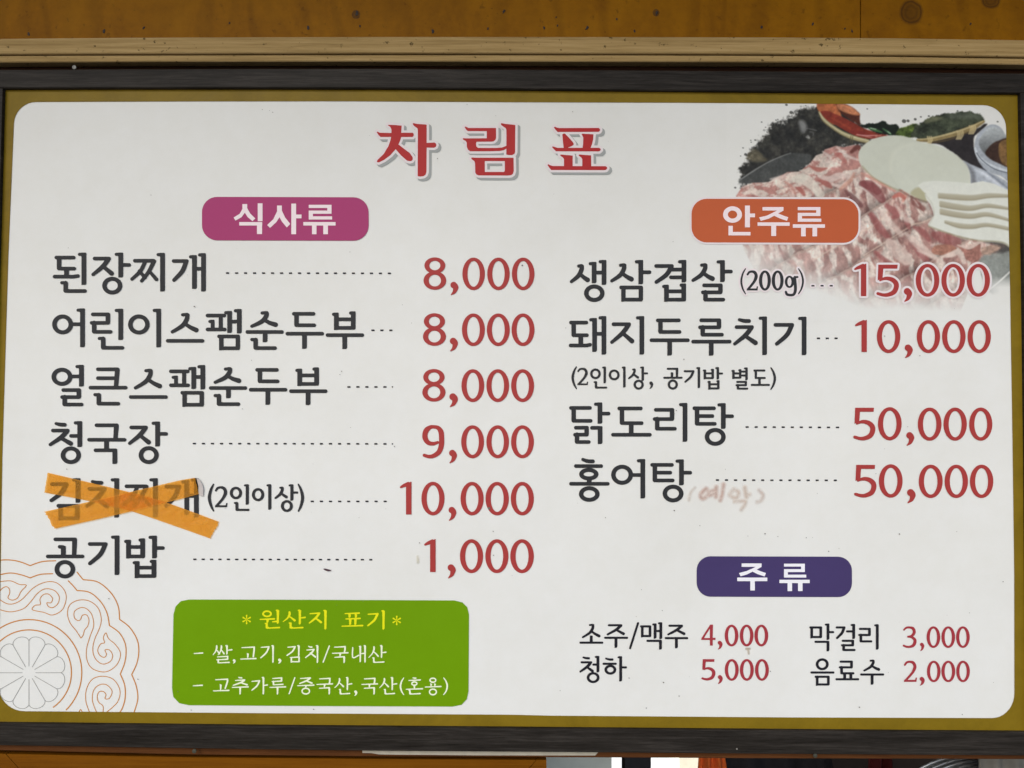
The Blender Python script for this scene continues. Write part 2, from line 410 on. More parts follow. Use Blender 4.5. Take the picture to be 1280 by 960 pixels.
    def p(s, *b):
        x0, y0, x1, y1 = s._b(*b); w_, h = x1 - x0, y1 - y0; v = s.rv * .85
        s.B(x0, x1 - .02 * w_, y0 + s.rh, True); s.B(x0, x1, y1 - s.rh, True)
        s.stem(x0 + .30 * w_ - v + 1, x0 + .30 * w_ + v + .6, y0 + .34 * h, y1 - s.rh)
        s.cone((x0 + .11 * w_ + s.rh, y0 + .34 * h + s.rh), (x0 + .3 * w_, y0 + .34 * h + s.rh), s.rh * .85)
        s.stem(x0 + .72 * w_ - v, x0 + .72 * w_ + v, y0 + s.rh, y1 - s.rh)
    def jj(s, x0, y0, x1, y1):
        f = lambda u, v: (s.X(x0 + u * (x1 - x0)), s.Y(y0 + v * (y1 - y0))); r, v_ = s.rh, s.rv * .82
        s.B(f(.09, 0)[0], f(.90, 0)[0], s.Y(y0) + r, True)
        s.line([f(.53, .12), f(.36, .52), f(.05, .87)], [v_, v_, r * .9]); s.line([f(.32, .52), f(.52, .80)], [r * .9, v_])
        s.line([f(.85, .10), f(.66, .55), f(.40, .95)], [v_ * 1.1, v_, r * .9]); s.line([f(.70, .55), f(.94, .88)], [r * .9, v_])
    def h(s, dx0, dy0, dx1, dy1, bx0, bx1, by, ox0, oy0, ox1, oy1):
        s.tick(dx0, dy0, dx1, dy1); s.B(bx0, bx1, by); s.o(ox0, oy0, ox1, oy1)
    def paren(s, x0, y0, x1, y1, close=False, r=None):
        x0, y0, x1, y1 = s._b(x0, y0, x1, y1); r = r or s.rv; 
        if close: x0, x1 = x1, x0
        sg = 1 if x1 > x0 else -1; ym = (y0 + y1) / 2
        s.line([(x1 - sg * .5, y0 + .5), (x0 + sg * (r + .25 * abs(x1 - x0)), y0 + .22 * (y1 - y0)), (x0 + sg * r, ym),
                (x0 + sg * (r + .25 * abs(x1 - x0)), y1 - .22 * (y1 - y0)), (x1 - sg * .5, y1 - .5)], [r * .5, r * .85, r, r * .85, r * .5])
    def bx(s, x0, y0, x1, y1): s.poly([(s.X(x0), s.Y(y0)), (s.X(x1), s.Y(y0)), (s.X(x1), s.Y(y1)), (s.X(x0), s.Y(y1))])
    def pg(s, *P): s.poly([(s.X(x), s.Y(y)) for x, y in P])
    def L(s, *P, r=None, rr=None): s.line([(s.X(x), s.Y(y)) for x, y in P], rr or r or s.rh)
    # digits, box in frame units
    def digit(s, ch, x0, y0, x1, y1, wt=1.0):
        x0, y0, x1, y1 = s._b(x0, y0, x1, y1); w_, h = x1 - x0, y1 - y0
        q = lambda u, v: (x0 + u * w_, y0 + v * h)
        T = h * .079 * wt; t_ = h * .052 * wt             # half widths: stem, thin
        if ch == '0': s.ring(x0, y0, x1, y1, 2 * T, 2 * t_)
        elif ch == '8':
            s.ring(x0 + .04 * w_, y0, x1 - .04 * w_, y0 + .50 * h, 1.95 * T, 2 * t_)
            s.ring(x0, y0 + .43 * h, x1, y1, 2.05 * T, 2 * t_)
        elif ch == '1':
            s.poly([q(.55, .12), (x1 - .1 * w_, y0), (x1, y0), (x1, y1), (x1 - 2.15 * T, y1), (x1 - 2.15 * T, y0 + .19 * h)])
            s.line([q(.06, .165), q(.35, .115), q(.72, .07)], [t_ * .6, t_ * 1.0, t_ * 1.3])
        elif ch == '9':
            s.line([q(.70, .52), q(.50, .56), q(.28, .53), q(.15, .41), q(.13, .28), q(.2, .15), q(.36, .065), q(.52, .05), q(.72, .085), q(.84, .2), q(.87, .36), q(.86, .60), q(.76, .80), q(.55, .915), q(.33, .95), q(.10, .91)],
                   [t_ * .8, t_ * 1.05, t_ * 1.3, T, T, T, t_ * 1.15, t_, t_ * 1.2, T, T, T, T * .95, t_ * 1.25, t_ * 1.05, t_ * .95])
        elif ch == '5':
            s.poly([q(.08, 0), q(.93, 0), q(.91, .125), q(.30, .125), q(.27, .40), q(.05, .50)])
            s.line([q(.16, .49), q(.30, .445), q(.48, .43), q(.70, .475), q(.85, .58), q(.865, .71), q(.76, .86), q(.52, .94), q(.30, .95), q(.06, .905)],
                   [t_ * .6, t_ * .85, t_ * 1.1, T * .9, T, T, T * .95, t_ * 1.2, t_ * 1.0, t_ * .9])
        elif ch == '4':
            s.poly([q(.62, 0), q(.82, 0), q(.80, .63), q(1.0, .63), q(.98, .73), q(.80, .73), q(.80, 1), q(.60, 1), q(.60, .73), q(0, .73), q(.02, .65)], [q(.60, .19), q(.60, .64), q(.19, .64)])
        elif ch == '2':
            s.line([q(.08, .20), q(.22, .085), q(.45, .05), q(.70, .09), q(.83, .22), q(.82, .36), q(.66, .56), q(.38, .77), q(.13, .935)], [t_ * .9, t_, t_ * 1.05, T * .9, T * .95, T, T * .8, t_ * 1.1, t_])
            s.poly([q(.03, .905), q(.86, .905), q(.90, .80), q(1, .80), q(.96, 1), q(0, 1)])
        elif ch == '3':
            s.line([q(.08, .16), q(.25, .065), q(.48, .05), q(.72, .09), q(.82, .22), q(.78, .35), q(.60, .455), q(.36, .48)], [t_ * .8, t_ * .95, t_, T * .85, T * .95, T * .9, t_ * 1.1, t_ * .8])
            s.line([q(.36, .48), q(.62, .50), q(.84, .60), q(.87, .74), q(.74, .89), q(.48, .95), q(.25, .94), q(.05, .89)], [t_ * .8, t_ * 1.1, T * .9, T, T * .9, t_ * 1.05, t_, t_ * .85])
        elif ch == ',':
            s.line([q(.42, .22), q(.60, .32), q(.66, .45), q(.5, .75), q(.12, .97)], [w_ * .40, w_ * .36, w_ * .32, w_ * .21, w_ * .06])
        elif ch == 'g':
            s.ring(x0 + .02 * w_, y0, x1 - .28 * w_, y0 + .60 * h, 1.6 * T, 1.6 * t_)
            s.line([q(.68, .12), q(.82, .07), q(.98, .06)], t_ * .9)
            s.line([q(.78, .06), q(.81, .4), q(.82, .72), q(.70, .92), q(.45, .96), q(.18, .92), q(.1, .80)], [t_, T * .9, T * .9, T * .8, t_ * 1.1, t_ * 1.2, t_])
    def num(s, txt, boxes, wt=1.0):
        for ch, b in zip(txt, boxes): s.digit(ch, *b, wt=wt)
# ------------------------------------------------------------------ materials
M = {}
M['white'] = print_mat('white_vinyl', (.80, .80, .775))
M['olive'] = print_mat('olive_vinyl', ink(119, 98, 20), rough=.40, wear=.22)
M['black'] = print_mat('black_ink', ink(46, 47, 48), rough=.42)
M['black2'] = print_mat('dark_ink', ink(32, 32, 37), rough=.42)
M['red'] = print_mat('red_ink', ink(155, 57, 54), rough=.42)
M['red2'] = print_mat('wine_red_ink', ink(150, 52, 58), rough=.42)
M['title'] = print_mat('title_red_ink', ink(164, 44, 44), rough=.42)
M['magenta'] = print_mat('magenta_print', ink(155, 56, 101), rough=.42)
M['orange'] = print_mat('orange_print', ink(178, 88, 52), rough=.42)
M['purple'] = print_mat('purple_print', ink(64, 54, 94), rough=.42)
M['green'] = print_mat('green_print', ink(100, 142, 0), rough=.42)
M['shadow'] = print_mat('grey_print', ink(150, 154, 149), rough=.42)
M['halo'] = print_mat('white_print', ink(214, 206, 202), rough=.42)
M['plate_text'] = print_mat('plate_white_print', ink(226, 212, 210), rough=.42)
M['plate_text2'] = print_mat('plain_white_print', ink(222, 222, 222), rough=.42)
M['yellow'] = print_mat('yellow_print', ink(216, 214, 24), rough=.42)
M['pale'] = print_mat('pale_green_white_print', ink(222, 236, 196), rough=.42)
M['line_orange'] = print_mat('ochre_line_print', ink(186, 122, 50), rough=.42)
M['line_grey'] = print_mat('grey_line_print', ink(140, 140, 132), rough=.42)
M['frame'] = wood_mat('charcoal_laminate', (.012, .010, .008), (.024, .0205, .0175), (.044, .038, .033), scale=(2.6, 8, 60), rough=.42, contrast=1.5, bump=.1)
kn = []
for (x, y, r_, a_, c_) in ((1142, 12, 17, 1.1, (.055, .022, .004)), (1241, -2, 14, .9, (.055, .022, .004)), (446, 17, 6, 1.1, (.05, .025, .01)), (821, 15, 5, 1.1, (.05, .025, .01))):
    p = W(x, y, .014); kn.append((p.x, p.z, r_ / F * 1.07, a_, c_))
M['ply'] = wood_mat('varnished_plywood', (.165, .060, .0008), (.245, .098, .001), (.30, .130, .002), scale=(3.4, 4, 2.2), rough=.5, contrast=.8, knots=kn, spots=.35, bump=.1, figure=.26)
M['trim'] = wood_mat('bare_pine_trim', (.24, .155, .058), (.39, .265, .112), (.50, .355, .17), scale=(1.0, 8, 34), rough=.7, contrast=1.2, spots=.85)
M['gap'] = wood_mat('dark_brown_timber', (.012, .006, .004), (.03, .012, .007), (.05, .02, .01), rough=.6)  # dark brown timber tone for the gap and groove pieces
M['sill'] = wood_mat('red_brown_timber', (.05, .018, .006), (.10, .036, .011), (.14, .052, .016), scale=(1.5, 6, 24), rough=.5)
M['orange_wood'] = wood_mat('orange_stained_timber', (.10, .030, .0015), (.165, .056, .002), (.215, .078, .004), scale=(.9, 6, 30), rough=.45, contrast=1.1)
# ------------------------------------------------------------------ edge curves measured on the board
def interp(pts, x):
    xs = [p[0] for p in pts]; ys = [p[1] for p in pts]
    return float(np.interp(x, xs, ys)) if xs[0] <= x <= xs[-1] else (ys[0] + (x - xs[0]) * (ys[1] - ys[0]) / (xs[1] - xs[0]) if x < xs[0] else ys[-1] + (x - xs[-1]) * (ys[-1] - ys[-2]) / (xs[-1] - xs[-2]))
XS = [-60, 0, 160, 320, 480, 640, 800, 960, 1120, 1280, 1340]
def strip(name, top, bot, Yf, Yb, material, parent=None, bevel=.0012, xs=None, **props):
    """long bar that follows two measured edges: real depth, chamfered arrises"""
    xs = xs or XS; vs = []; fs = []
    for x in xs:
        a = W(x, interp(top, x), Yf); b = W(x, interp(bot, x), Yf); bv = min(bevel, (a.z - b.z) * .3)
        vs += [(a.x, Yf, a.z - bv), (a.x, Yf + bv, a.z), (a.x, Yb, a.z), (b.x, Yb, b.z), (b.x, Yf + bv, b.z), (b.x, Yf, b.z + bv)]
    for i in range(len(xs) - 1):
        for k_ in range(6):
            p, q = i * 6 + k_, i * 6 + (k_ + 1) % 6
            fs.append((p, q, q + 6, p + 6))
    fs.append((5, 4, 3, 2, 1, 0)); m_ = (len(xs) - 1) * 6; fs.append(tuple(m_ + k_ for k_ in range(6)))
    me = mesh(name, vs, fs); me.validate()
    import bmesh
    bm = bmesh.new(); bm.from_mesh(me); bmesh.ops.recalc_face_normals(bm, faces=bm.faces); bm.to_mesh(me); bm.free()
    return link(name, me, parent, material, **props)
def prism(name, P, Yf, Yb, material, parent=None, **props):
    """outline seen in the photo's coordinates at depth Yf, extruded straight back"""
    a = [W(x, y, Yf) for x, y in P]; n_ = len(a)
    vs = [tuple(p) for p in a] + [(p.x, Yb, p.z) for p in a]
    fs = [tuple(range(n_)), tuple(range(2 * n_ - 1, n_ - 1, -1))] + [(i, i + n_, (i + 1) % n_ + n_, (i + 1) % n_) for i in range(n_)]
    me = mesh(name, vs, fs)
    import bmesh
    bm = bmesh.new(); bm.from_mesh(me); bmesh.ops.recalc_face_normals(bm, faces=bm.faces); bm.to_mesh(me); bm.free()
    return link(name, me, parent, material, **props)
# ------------------------------------------------------------------ the setting
def boxmesh(name, x0, x1, y0, y1, z0, z1):
    vs = [(x, y, z) for x in (x0, x1) for y in (y0, y1) for z in (z0, z1)]
    return mesh(name, vs, [(0, 1, 3, 2), (4, 6, 7, 5), (0, 4, 5, 1), (2, 3, 7, 6), (0, 2, 6, 4), (1, 5, 7, 3)])
M['ground'] = plain('concrete_ground', (.26, .25, .235), .9, scale=6)
link('ground', mesh('ground', [(-30, -30, 0), (30, -30, 0), (30, 8, 0), (-30, 8, 0)], [(0, 1, 2, 3)]), None, M['ground'], kind='structure')
# unseen overhang, added to darken the menu board towards its top
added_eave = empty('added_eave', (0, 0, 0), 'unseen timber overhang added above the menu board to shade its top', 'added_eave')
M['added_eave'] = plain('weathered_board', (.16, .10, .05), .8, scale=5)
for k_ in range(8):
    link('board', boxmesh('board', -3.2, 3.2, -1.02 + k_ * .132, -1.02 + k_ * .132 + .128, 2.80, 2.825), added_eave, M['added_eave'])
for x in (-2.4, -1.2, 0, 1.2, 2.4):
    link('rafter', boxmesh('rafter', x - .03, x + .03, -1.0, .03, 2.827, 2.95), added_eave, M['added_eave'])
# plywood wall above the board
wall = empty('plywood_wall', (0, 0, 0), 'orange-brown varnished plywood wall with nail marks above the menu board', 'wall')
ptop = [(-60, -260), (1400, -260)]
tr_t = [(0, 48), (160, 46.6), (430, 45.6), (850, 45.8), (1075, 46.6), (1280, 49.8)]
seamx = 1075.5
def ply(x0, x1, lab):
    xs = [x0] + [x for x in (-300, 0, 160, 430, 640, 850, 1000, 1200, 1280, 1500) if x0 < x < x1] + [x1]
    return strip('plywood_panel', [(-400, -300), (1700, -300)], [(a, b + 4) for a, b in tr_t], .014, .030, M['ply'], wall, bevel=.0006, xs=xs, label=lab)
ply(-420, seamx - .5, 'wide plywood panel left of the seam'); ply(seamx + .7, 1700, 'plywood panel with two round knots right of the seam')
nm = plain('nail_rust', (.02, .012, .008), .6, .3)
def nail(px, py, r, parent=wall, Y=.014, m_=nm, name='nail'):
    c = W(px, py, Y); R = r / F * 1.06; vs = [(c.x, c.y - .0012, c.z)]; k_ = 8
    for i in range(k_):
        a = 2 * math.pi * i / k_; vs.append((c.x + R * math.cos(a), c.y - .0008, c.z + R * math.sin(a)))
    for i in range(k_):
        a = 2 * math.pi * i / k_; vs.append((c.x + R * math.cos(a), c.y + .001, c.z + R * math.sin(a)))
    fs = [(0, 1 + i, 1 + (i + 1) % k_) for i in range(k_)] + [(1 + i, 1 + k_ + i, 1 + k_ + (i + 1) % k_, 1 + (i + 1) % k_) for i in range(k_)]
    me = mesh(name, vs, fs); return link(name, me, parent, m_)
def nail_mark(px, py, r, tail=0):
    c = W(px, py, .014); R = r / F * 1.06; rs = random.Random(int(px * 7)); ang = rs.uniform(-.6, .3); vs = [(c.x, c.y - .0010, c.z)]; k_ = 11
    for ring_ in (0, 1):
        rs2 = random.Random(int(px * 7) + 1)
        for i in range(k_):
            a = 2 * math.pi * i / k_; q = R * rs2.uniform(.6, 1.25); x = q * math.cos(a) * .72; z = q * math.sin(a) * 1.25
            x, z = x * math.cos(ang) - z * math.sin(ang), x * math.sin(ang) + z * math.cos(ang)
            vs.append((c.x + x, c.y + (-.0007 if ring_ == 0 else .001), c.z + z))
    fs = [(0, 1 + i, 1 + (i + 1) % k_) for i in range(k_)] + [(1 + i, 1 + k_ + i, 1 + k_ + (i + 1) % k_, 1 + (i + 1) % k_) for i in range(k_)]
    link('nail', mesh('nail', vs, fs), wall, nm)
for x, y, r_ in ((36, 43, 2.0), (130, 39, 2.1), (180, 35, 1.7), (287, 29, 1.4), (385, 35, 2.1), (446, 17, 2.6), (450, 33, 1.4), (541, 39, 2.3), (610, 36, 1.7), (630, 14.38, 2.3), (680, 35, 1.6),
                 (734, 35, 2.4), (771, 24, 1.5), (821, 16, 2.4), (793, 39, 1.6), (952, 34, 1.7), (1016, 30, 1.9), (1065, 39, 1.6), (1056, 36, 1.2), (695, 22, 1.0), (697, 32, 1.3), (1213, 30, 1.3)):
    nail_mark(x, y, r_)
# bare pine trim in two strips
trim = empty('wood_trim', (0, 0, 0), 'bare stained pine trim of two strips between plywood and menu board', 'trim')
tr_m = [(0, 67.2), (160, 66.6), (430, 66), (850, 66.6), (1075, 67.6), (1280, 70.8)]
tr_n = [(0, 69.6), (160, 69), (430, 68.4), (850, 68.8), (1075, 70), (1280, 73)]
tr_b = [(0, 77.8), (160, 77), (430, 76.4), (850, 77), (1075, 77.8), (1280, 80.6)]
XL = [-420, -60] + XS[1:-1] + [1340, 1700]
strip('trim_strip', tr_t, tr_m, -.002, .016, M['trim'], trim, xs=XL, label='broad upper strip of the pine trim')
strip('trim_strip', tr_n, tr_b, .001, .016, M['trim'], trim, xs=XL, label='narrow lower strip of the pine trim')
strip('groove_backing', tr_m, tr_n, .008, .012, M['gap'], trim, bevel=.0001, xs=XL, label='dark groove between the trim strips')
# timber wall behind the board
strip('backing_timber', [(0, 74), (1280, 76)], [(0, 936), (640, 941), (1280, 945)], .018, .034, M['gap'], None, xs=[-420, 0, 640, 1280, 1700],
      label='dark brown timber behind the menu board, seen as a thin line above its frame', category='timber')
# ------------------------------------------------------------------ the menu board
board = empty('menu_board', (0, 0, 0), 'large framed Korean menu board with white face, olive border and charcoal frame', 'menu board')
f_t = [(0, 86.8), (160, 86), (430, 85.2), (640, 86.5), (850, 88), (1100, 89.8), (1280, 91.6)]
f_i = [(0, 110.2), (160, 109.6), (430, 109.6), (640, 111), (850, 112.8), (1100, 115), (1280, 116.2)]
b_i = [(0, 904.5), (160, 906.2), (320, 908), (640, 910.5), (990, 913.5), (1280, 915.6)]
b_o = [(0, 932), (240, 935.8), (450, 938.8), (700, 940.4), (960, 942.6), (1280, 944.6)]
YF = -.007
FX = [-26, 0, 160, 320, 480, 640, 800, 960, 1120, 1280, 1306]
strip('frame_bar', f_t, f_i, YF, .014, M['frame'], board, xs=FX, label='top bar of the charcoal wood-grain frame')
strip('frame_bar', b_i, b_o, YF, .014, M['frame'], board, xs=FX, label='bottom bar of the charcoal wood-grain frame')
def sidebar(inner, outer, lab):
    P = [(x, y) for x, y in inner] + [(x, y) for x, y in outer[::-1]]
    prism('frame_bar', P, YF + .0002, .014, M['frame'], board, label=lab)
sidebar([(3.2, 110.6), (-3, 330), (-9, 560), (-13, 740), (-17, 904)], [(-24, 110.4), (-30, 330), (-36, 560), (-41, 740), (-46, 904)], 'left bar of the charcoal frame')
sidebar([(1275.5, 116.6), (1279.5, 330), (1282.5, 560), (1285, 915.6)], [(1303, 116.8), (1306.5, 330), (1310, 560), (1312, 916)], 'right bar of the charcoal frame')
# backing sheet + white face
Ps = []
top_e = [(45, 127.5), (240, 126.8), (430, 126.6), (640, 127.8), (850, 128.4), (1100, 130.2), (1229, 131.4)]
right_e = [(1257.6, 160), (1260.6, 270), (1262.4, 350), (1265.6, 550), (1267.8, 720), (1268, 866)]
bot_e = [(1240, 897.6), (990, 896.8), (690, 894.6), (640, 893.4), (320, 891.4), (30, 889)]
left_e = [(-2, 858), (0.2, 740), (2.9, 570), (10.4, 320), (17.4, 154)]
def corner(a, c, b, n_=7):
    return [((1 - t) ** 2 * a[0] + 2 * t * (1 - t) * c[0] + t * t * b[0], (1 - t) ** 2 * a[1] + 2 * t * (1 - t) * c[1] + t * t * b[1]) for t in [i / n_ for i in range(1, n_)]]
def corner2(a, c, b):      # rounder than a parabola: circular-like
    out = []
    k_ = .5523
    p0, p3 = np.array(a), np.array(b); c_ = np.array(c); p1 = p0 + (c_ - p0) * k_; p2 = p3 + (c_ - p3) * k_
    for i in range(1, 9):
        t = i / 9; out.append(tuple((1 - t) ** 3 * p0 + 3 * (1 - t) ** 2 * t * p1 + 3 * (1 - t) * t * t * p2 + t ** 3 * p3))
    return out
face = top_e + corner2(top_e[-1], (1257.2, 131.6), right_e[0]) + right_e + corner2(right_e[-1], (1268.4, 897.8), bot_e[0]) + bot_e + corner2(bot_e[-1], (-1.5, 888.6), left_e[0]) + left_e + corner2(left_e[-1], (18.6, 127.4), top_e[0])
LY = -.00016
def layer(k_): return LY * k_
prism('white_face', [(-40, 100), (1300, 100), (1306, 925), (-50, 925)], 0, .010, M['white'], board, label='white vinyl face of the menu board')
I = Ink(); I.poly([(-42, 101), (1299, 101), (1304, 924), (-50, 924)], face)
link('olive_border', ink_mesh('olive_border', I, layer(3), step=1.0), board, M['olive'], label='olive gold border round the white face')
n_txt = 0
def put(name, I, material, label, k_=5, step=.33, grow=0, shift=(0, 0), parent=board):
    return link(name, ink_mesh(name, I, layer(k_), step, grow, shift), parent, material, label=label)
# --- title
def TF(ox, pts): return [(ox + x / 7.53, 140 + y / 7.53) for x, y in pts]
T = Ink(); TG = [Ink(), Ink(), Ink()]
def rnd(P, n_=3): return spline(P, n_, True)
TG[0].poly(TF(455, [(225, 120), (300, 123), (355, 128), (353, 165), (350, 195), (458, 195), (468, 205), (468, 222), (458, 235), (350, 235), (342, 265), (324, 305), (380, 348), (430, 385), (458, 425), (459, 446), (450, 459), (432, 463), (405, 458), (350, 410), (298, 350), (250, 405), (190, 450), (140, 475), (124, 472), (120, 464), (130, 448), (185, 395), (230, 320), (250, 262), (255, 235), (155, 235), (135, 215), (120, 192), (122, 183), (150, 195), (258, 197), (258, 165), (248, 140), (228, 128)]))
TG[0].poly(TF(455, [(458, 108), (466, 104), (500, 112), (560, 116), (588, 118), (590, 125), (590, 291), (662, 287), (676, 295), (681, 312), (676, 328), (660, 336), (590, 335), (588, 565), (580, 590), (560, 604), (530, 608), (505, 604), (507, 172), (502, 153), (480, 138), (464, 124)]))
TG[1].poly(TF(455, [(946, 140), (954, 137), (970, 143), (985, 150), (1243, 150), (1243, 245), (1236, 264), (1220, 276), (1200, 279), (1060, 280), (1054, 298), (1058, 325), (1075, 338), (1240, 338), (1300, 334), (1345, 316), (1345, 340), (1320, 358), (1280, 367), (1180, 370), (1000, 370), (978, 355), (967, 325), (967, 290), (957, 272), (935, 262), (928, 252), (935, 246), (960, 248), (1155, 247), (1155, 180), (978, 180), (960, 165)]))
TG[1].poly(TF(620, [(45, 112), (52, 104), (90, 112), (150, 118), (182, 122), (180, 378), (172, 396), (150, 406), (120, 406), (97, 400), (98, 168), (92, 152), (70, 138), (50, 124)]))
TG[1].poly(TF(455, [(1008, 436), (1014, 428), (1060, 430), (1408, 430), (1410, 555), (1402, 582), (1385, 595), (1360, 598), (1080, 597), (1058, 588), (1047, 570), (1045, 482), (1038, 462), (1020, 450)]), TF(455, [(1137, 462), (1325, 462), (1325, 552), (1318, 564), (1137, 564)]))
TG[2].poly(TF(620, [(544, 145), (552, 138), (575, 147), (600, 151), (965, 150), (978, 158), (980, 170), (974, 182), (962, 187), (580, 188), (562, 170)]))
TG[2].poly(TF(620, [(624, 210), (636, 203), (650, 204), (690, 245), (725, 285), (733, 303), (722, 316), (680, 335), (637, 338), (630, 280)]))
TG[2].poly(TF(620, [(805, 205), (850, 206), (918, 210), (914, 260), (905, 300), (890, 338), (814, 338), (820, 300), (821, 240)]))
TG[2].poly(TF(620, [(527, 330), (534, 323), (560, 331), (580, 337), (970, 337), (984, 345), (986, 358), (972, 371), (565, 370), (545, 350)]))
TG[2].poly(TF(620, [(602, 404), (614, 400), (722, 410), (722, 512), (640, 512), (640, 445), (632, 430), (610, 415)]))
TG[2].poly(TF(620, [(776, 404), (788, 400), (895, 408), (897, 512), (812, 512), (812, 445), (804, 430), (784, 415)]))
TG[2].poly(TF(620, [(484, 498), (492, 491), (512, 501), (535, 508), (1030, 510), (1044, 517), (1047, 530), (1036, 544), (1020, 547), (520, 546), (498, 520)]))
for g_ in TG: T.prims += g_.prims
put('title_shadow', T, M['shadow'], 'grey drop shadow of the title', 4, .4, 3.0, (3.2, 2.9))
put('title_outline', T, M['halo'], 'white outline round the red title', 5, .4, 3.0)
for g_, c_ in zip(TG, '차림표'): put('title_lettering', g_, M['title'], 'red brush-style title character ' + c_, 6, .33)
# --- heading plates
def plate(x0, y0, x1, y1, r, m_, lab, tilt=.6, grow=None):
    P = [(x, y + tilt * (x - x0) / (x1 - x0)) for x, y in rr_pts(x0, y0, x1, y1, r)]
    I = Ink(); I.poly(P)
    if grow: link('plate_outline', ink_mesh('plate_outline', I, layer(4), .6, grow), board, M['halo'], label='white outline round the orange heading plate')
    return link('heading_plate', ink_mesh('heading_plate', I, layer(5), .6), board, m_, label=lab)
plate(252.4, 246, 460.8, 300.3, 19, M['magenta'], 'magenta plate behind the meals heading')
plate(864.4, 248.4, 1073.2, 303, 19, M['orange'], 'orange plate behind the side dishes heading', grow=2.4)
plate(870.8, 695.3, 1065, 745.8, 17.5, M['purple'], 'purple plate behind the drinks heading')
P = [(216.8, 768), (219.5, 758), (226, 751.5), (236, 749.4), (400, 749.8), (568, 750.6), (578, 753), (584, 759), (586.2, 768), (585.6, 864), (583.5, 874), (577, 881), (566, 883.2), (400, 882.6), (236, 881.5), (224, 879), (216.5, 871), (215, 860)]
I = Ink(); I.poly(P); put('origin_plate', I, M['green'], 'green plate with the country-of-origin notice', 5, .6)
ZL, ZM, ZN = (240, 235, 5.333), (850, 235, 5.333), (860, 685, 5.818)
p = Pen(ZL, 2, 3, 0)
p.pg((336, 107), (368, 107), (368, 135), (388, 170), (422, 203), (403, 221), (372, 195), (352, 165), (330, 195), (290, 217), (277, 197), (318, 172), (336, 140)); p.bx(438, 102, 470, 221); p.bx(315, 227, 468, 250); p.bx(433, 227, 467, 307)
p.pg((567, 117), (599, 117), (599, 150), (620, 195), (655, 240), (632, 263), (600, 225), (583, 195), (562, 228), (520, 266), (501, 247), (542, 208), (567, 155)); p.bx(662, 104, 694, 308); p.bx(690, 177, 730, 202)
def rieul(p, x0, y0, x1, y1, xe): 
    th = 21; mx = 28; h = (y1 - y0 - 3 * th) / 2
    p.bx(x0, y0, x1, y0 + th); p.bx(x1 - mx, y0, x1, y0 + 2 * th + h); p.bx(x0, y0 + th + h, x1, y0 + 2 * th + h); p.bx(x0, y0 + th + h, x0 + mx, y1); p.bx(x0, y1 - th, xe, y1)
rieul(p, 778, 112, 930, 210, 934); p.bx(742, 227, 957, 250); p.bx(800, 240, 830, 308); p.bx(875, 240, 906, 308)
put('heading_lettering', p, M['plate_text'], 'white gothic heading reading 식사류', 7)
p = Pen(ZM, 2, 3, 0)
p.ring(850 + 287 / 5.333, 235 + 122 / 5.333, 850 + 413 / 5.333, 235 + 232 / 5.333, 6.0, 5.3); p.bx(433, 117, 466, 262); p.bx(460, 170, 500, 195); p.bx(323, 252, 352, 316); p.bx(323, 293, 470, 316)
p.pg((550, 127), (690, 127), (690, 150), (655, 170), (690, 184), (722, 195), (713, 219), (665, 203), (628, 185), (590, 205), (538, 219), (528, 196), (580, 184), (628, 160), (648, 150), (550, 150)); p.bx(517, 229, 731, 252); p.bx(608, 245, 641, 320)
rieul(p, 785, 127, 936, 225, 942); p.bx(752, 242, 966, 265); p.bx(807, 255, 838, 322); p.bx(883, 255, 914, 322)
put('heading_lettering', p, M['plate_text'], 'white gothic heading reading 안주류', 7)
p = Pen(ZN, 2, 3, 0)
p.pg((390, 112), (535, 112), (535, 137), (500, 157), (530, 170), (567, 182), (557, 207), (505, 190), (470, 172), (430, 192), (382, 206), (371, 182), (425, 168), (470, 148), (492, 137), (390, 137)); p.bx(358, 215, 577, 241); p.bx(453, 230, 486, 309)
rieul(p, 698, 114, 850, 215, 860); p.bx(665, 231, 885, 255); p.bx(724, 245, 757, 313); p.bx(800, 245, 833, 313)
put('heading_lettering', p, M['plate_text2'], 'white gothic heading reading 주류', 7)
# --- menu items
MAIN = (2.3, 3.0, 4.5)
ZA, ZB, ZC, ZD = (50, 305, 5.818), (240, 375, 5.565), (50, 445, 5.818), (40, 580, 5.333)
ZE, ZF, ZG, ZH, ZI, ZJ, ZK = (240, 590, 8.0), (700, 310, 6.857), (850, 310, 6.095), (700, 450, 4.571), (700, 560, 4.741), (710, 770, 4.923), (1000, 770, 5.565)
class Word:
    def __init__(s, st): s.st = st; s.I = Ink()
    def at(s, fr, *gl):
        p = Pen(fr, *s.st)
        for g in gl: getattr(p, g[0])(*g[1:])
        s.I.prims += p.prims
        return s
def word(st, fr, *gl): return Word(st).at(fr, *gl)
def item(wd, lab, m_='black', name='menu_lettering', k_=5, step=.33): return put(name, wd.I, M[m_], lab, k_, step)
item(word(MAIN, ZA, ('d', 105, 85, 262, 192), ('S', 192, 185, 240), ('B', 92, 262, 237), ('L', (240, 237), (275, 232)), ('i', 336, 62, 297), ('n', 147, 268, 340, 355),
     ('j', 372, 92, 537, 235), ('a', 604, 62, 243, 661, 152), ('o', 452, 238, 598, 367),
     ('jj', 658, 108, 858, 277), ('i', 908, 64, 345), ('g', 958, 110, 1080, 974, 262), ('ae', 1140, 1206, 66, 345, 180, 326)), 'black lettering of the first meal, reading 된장찌개')
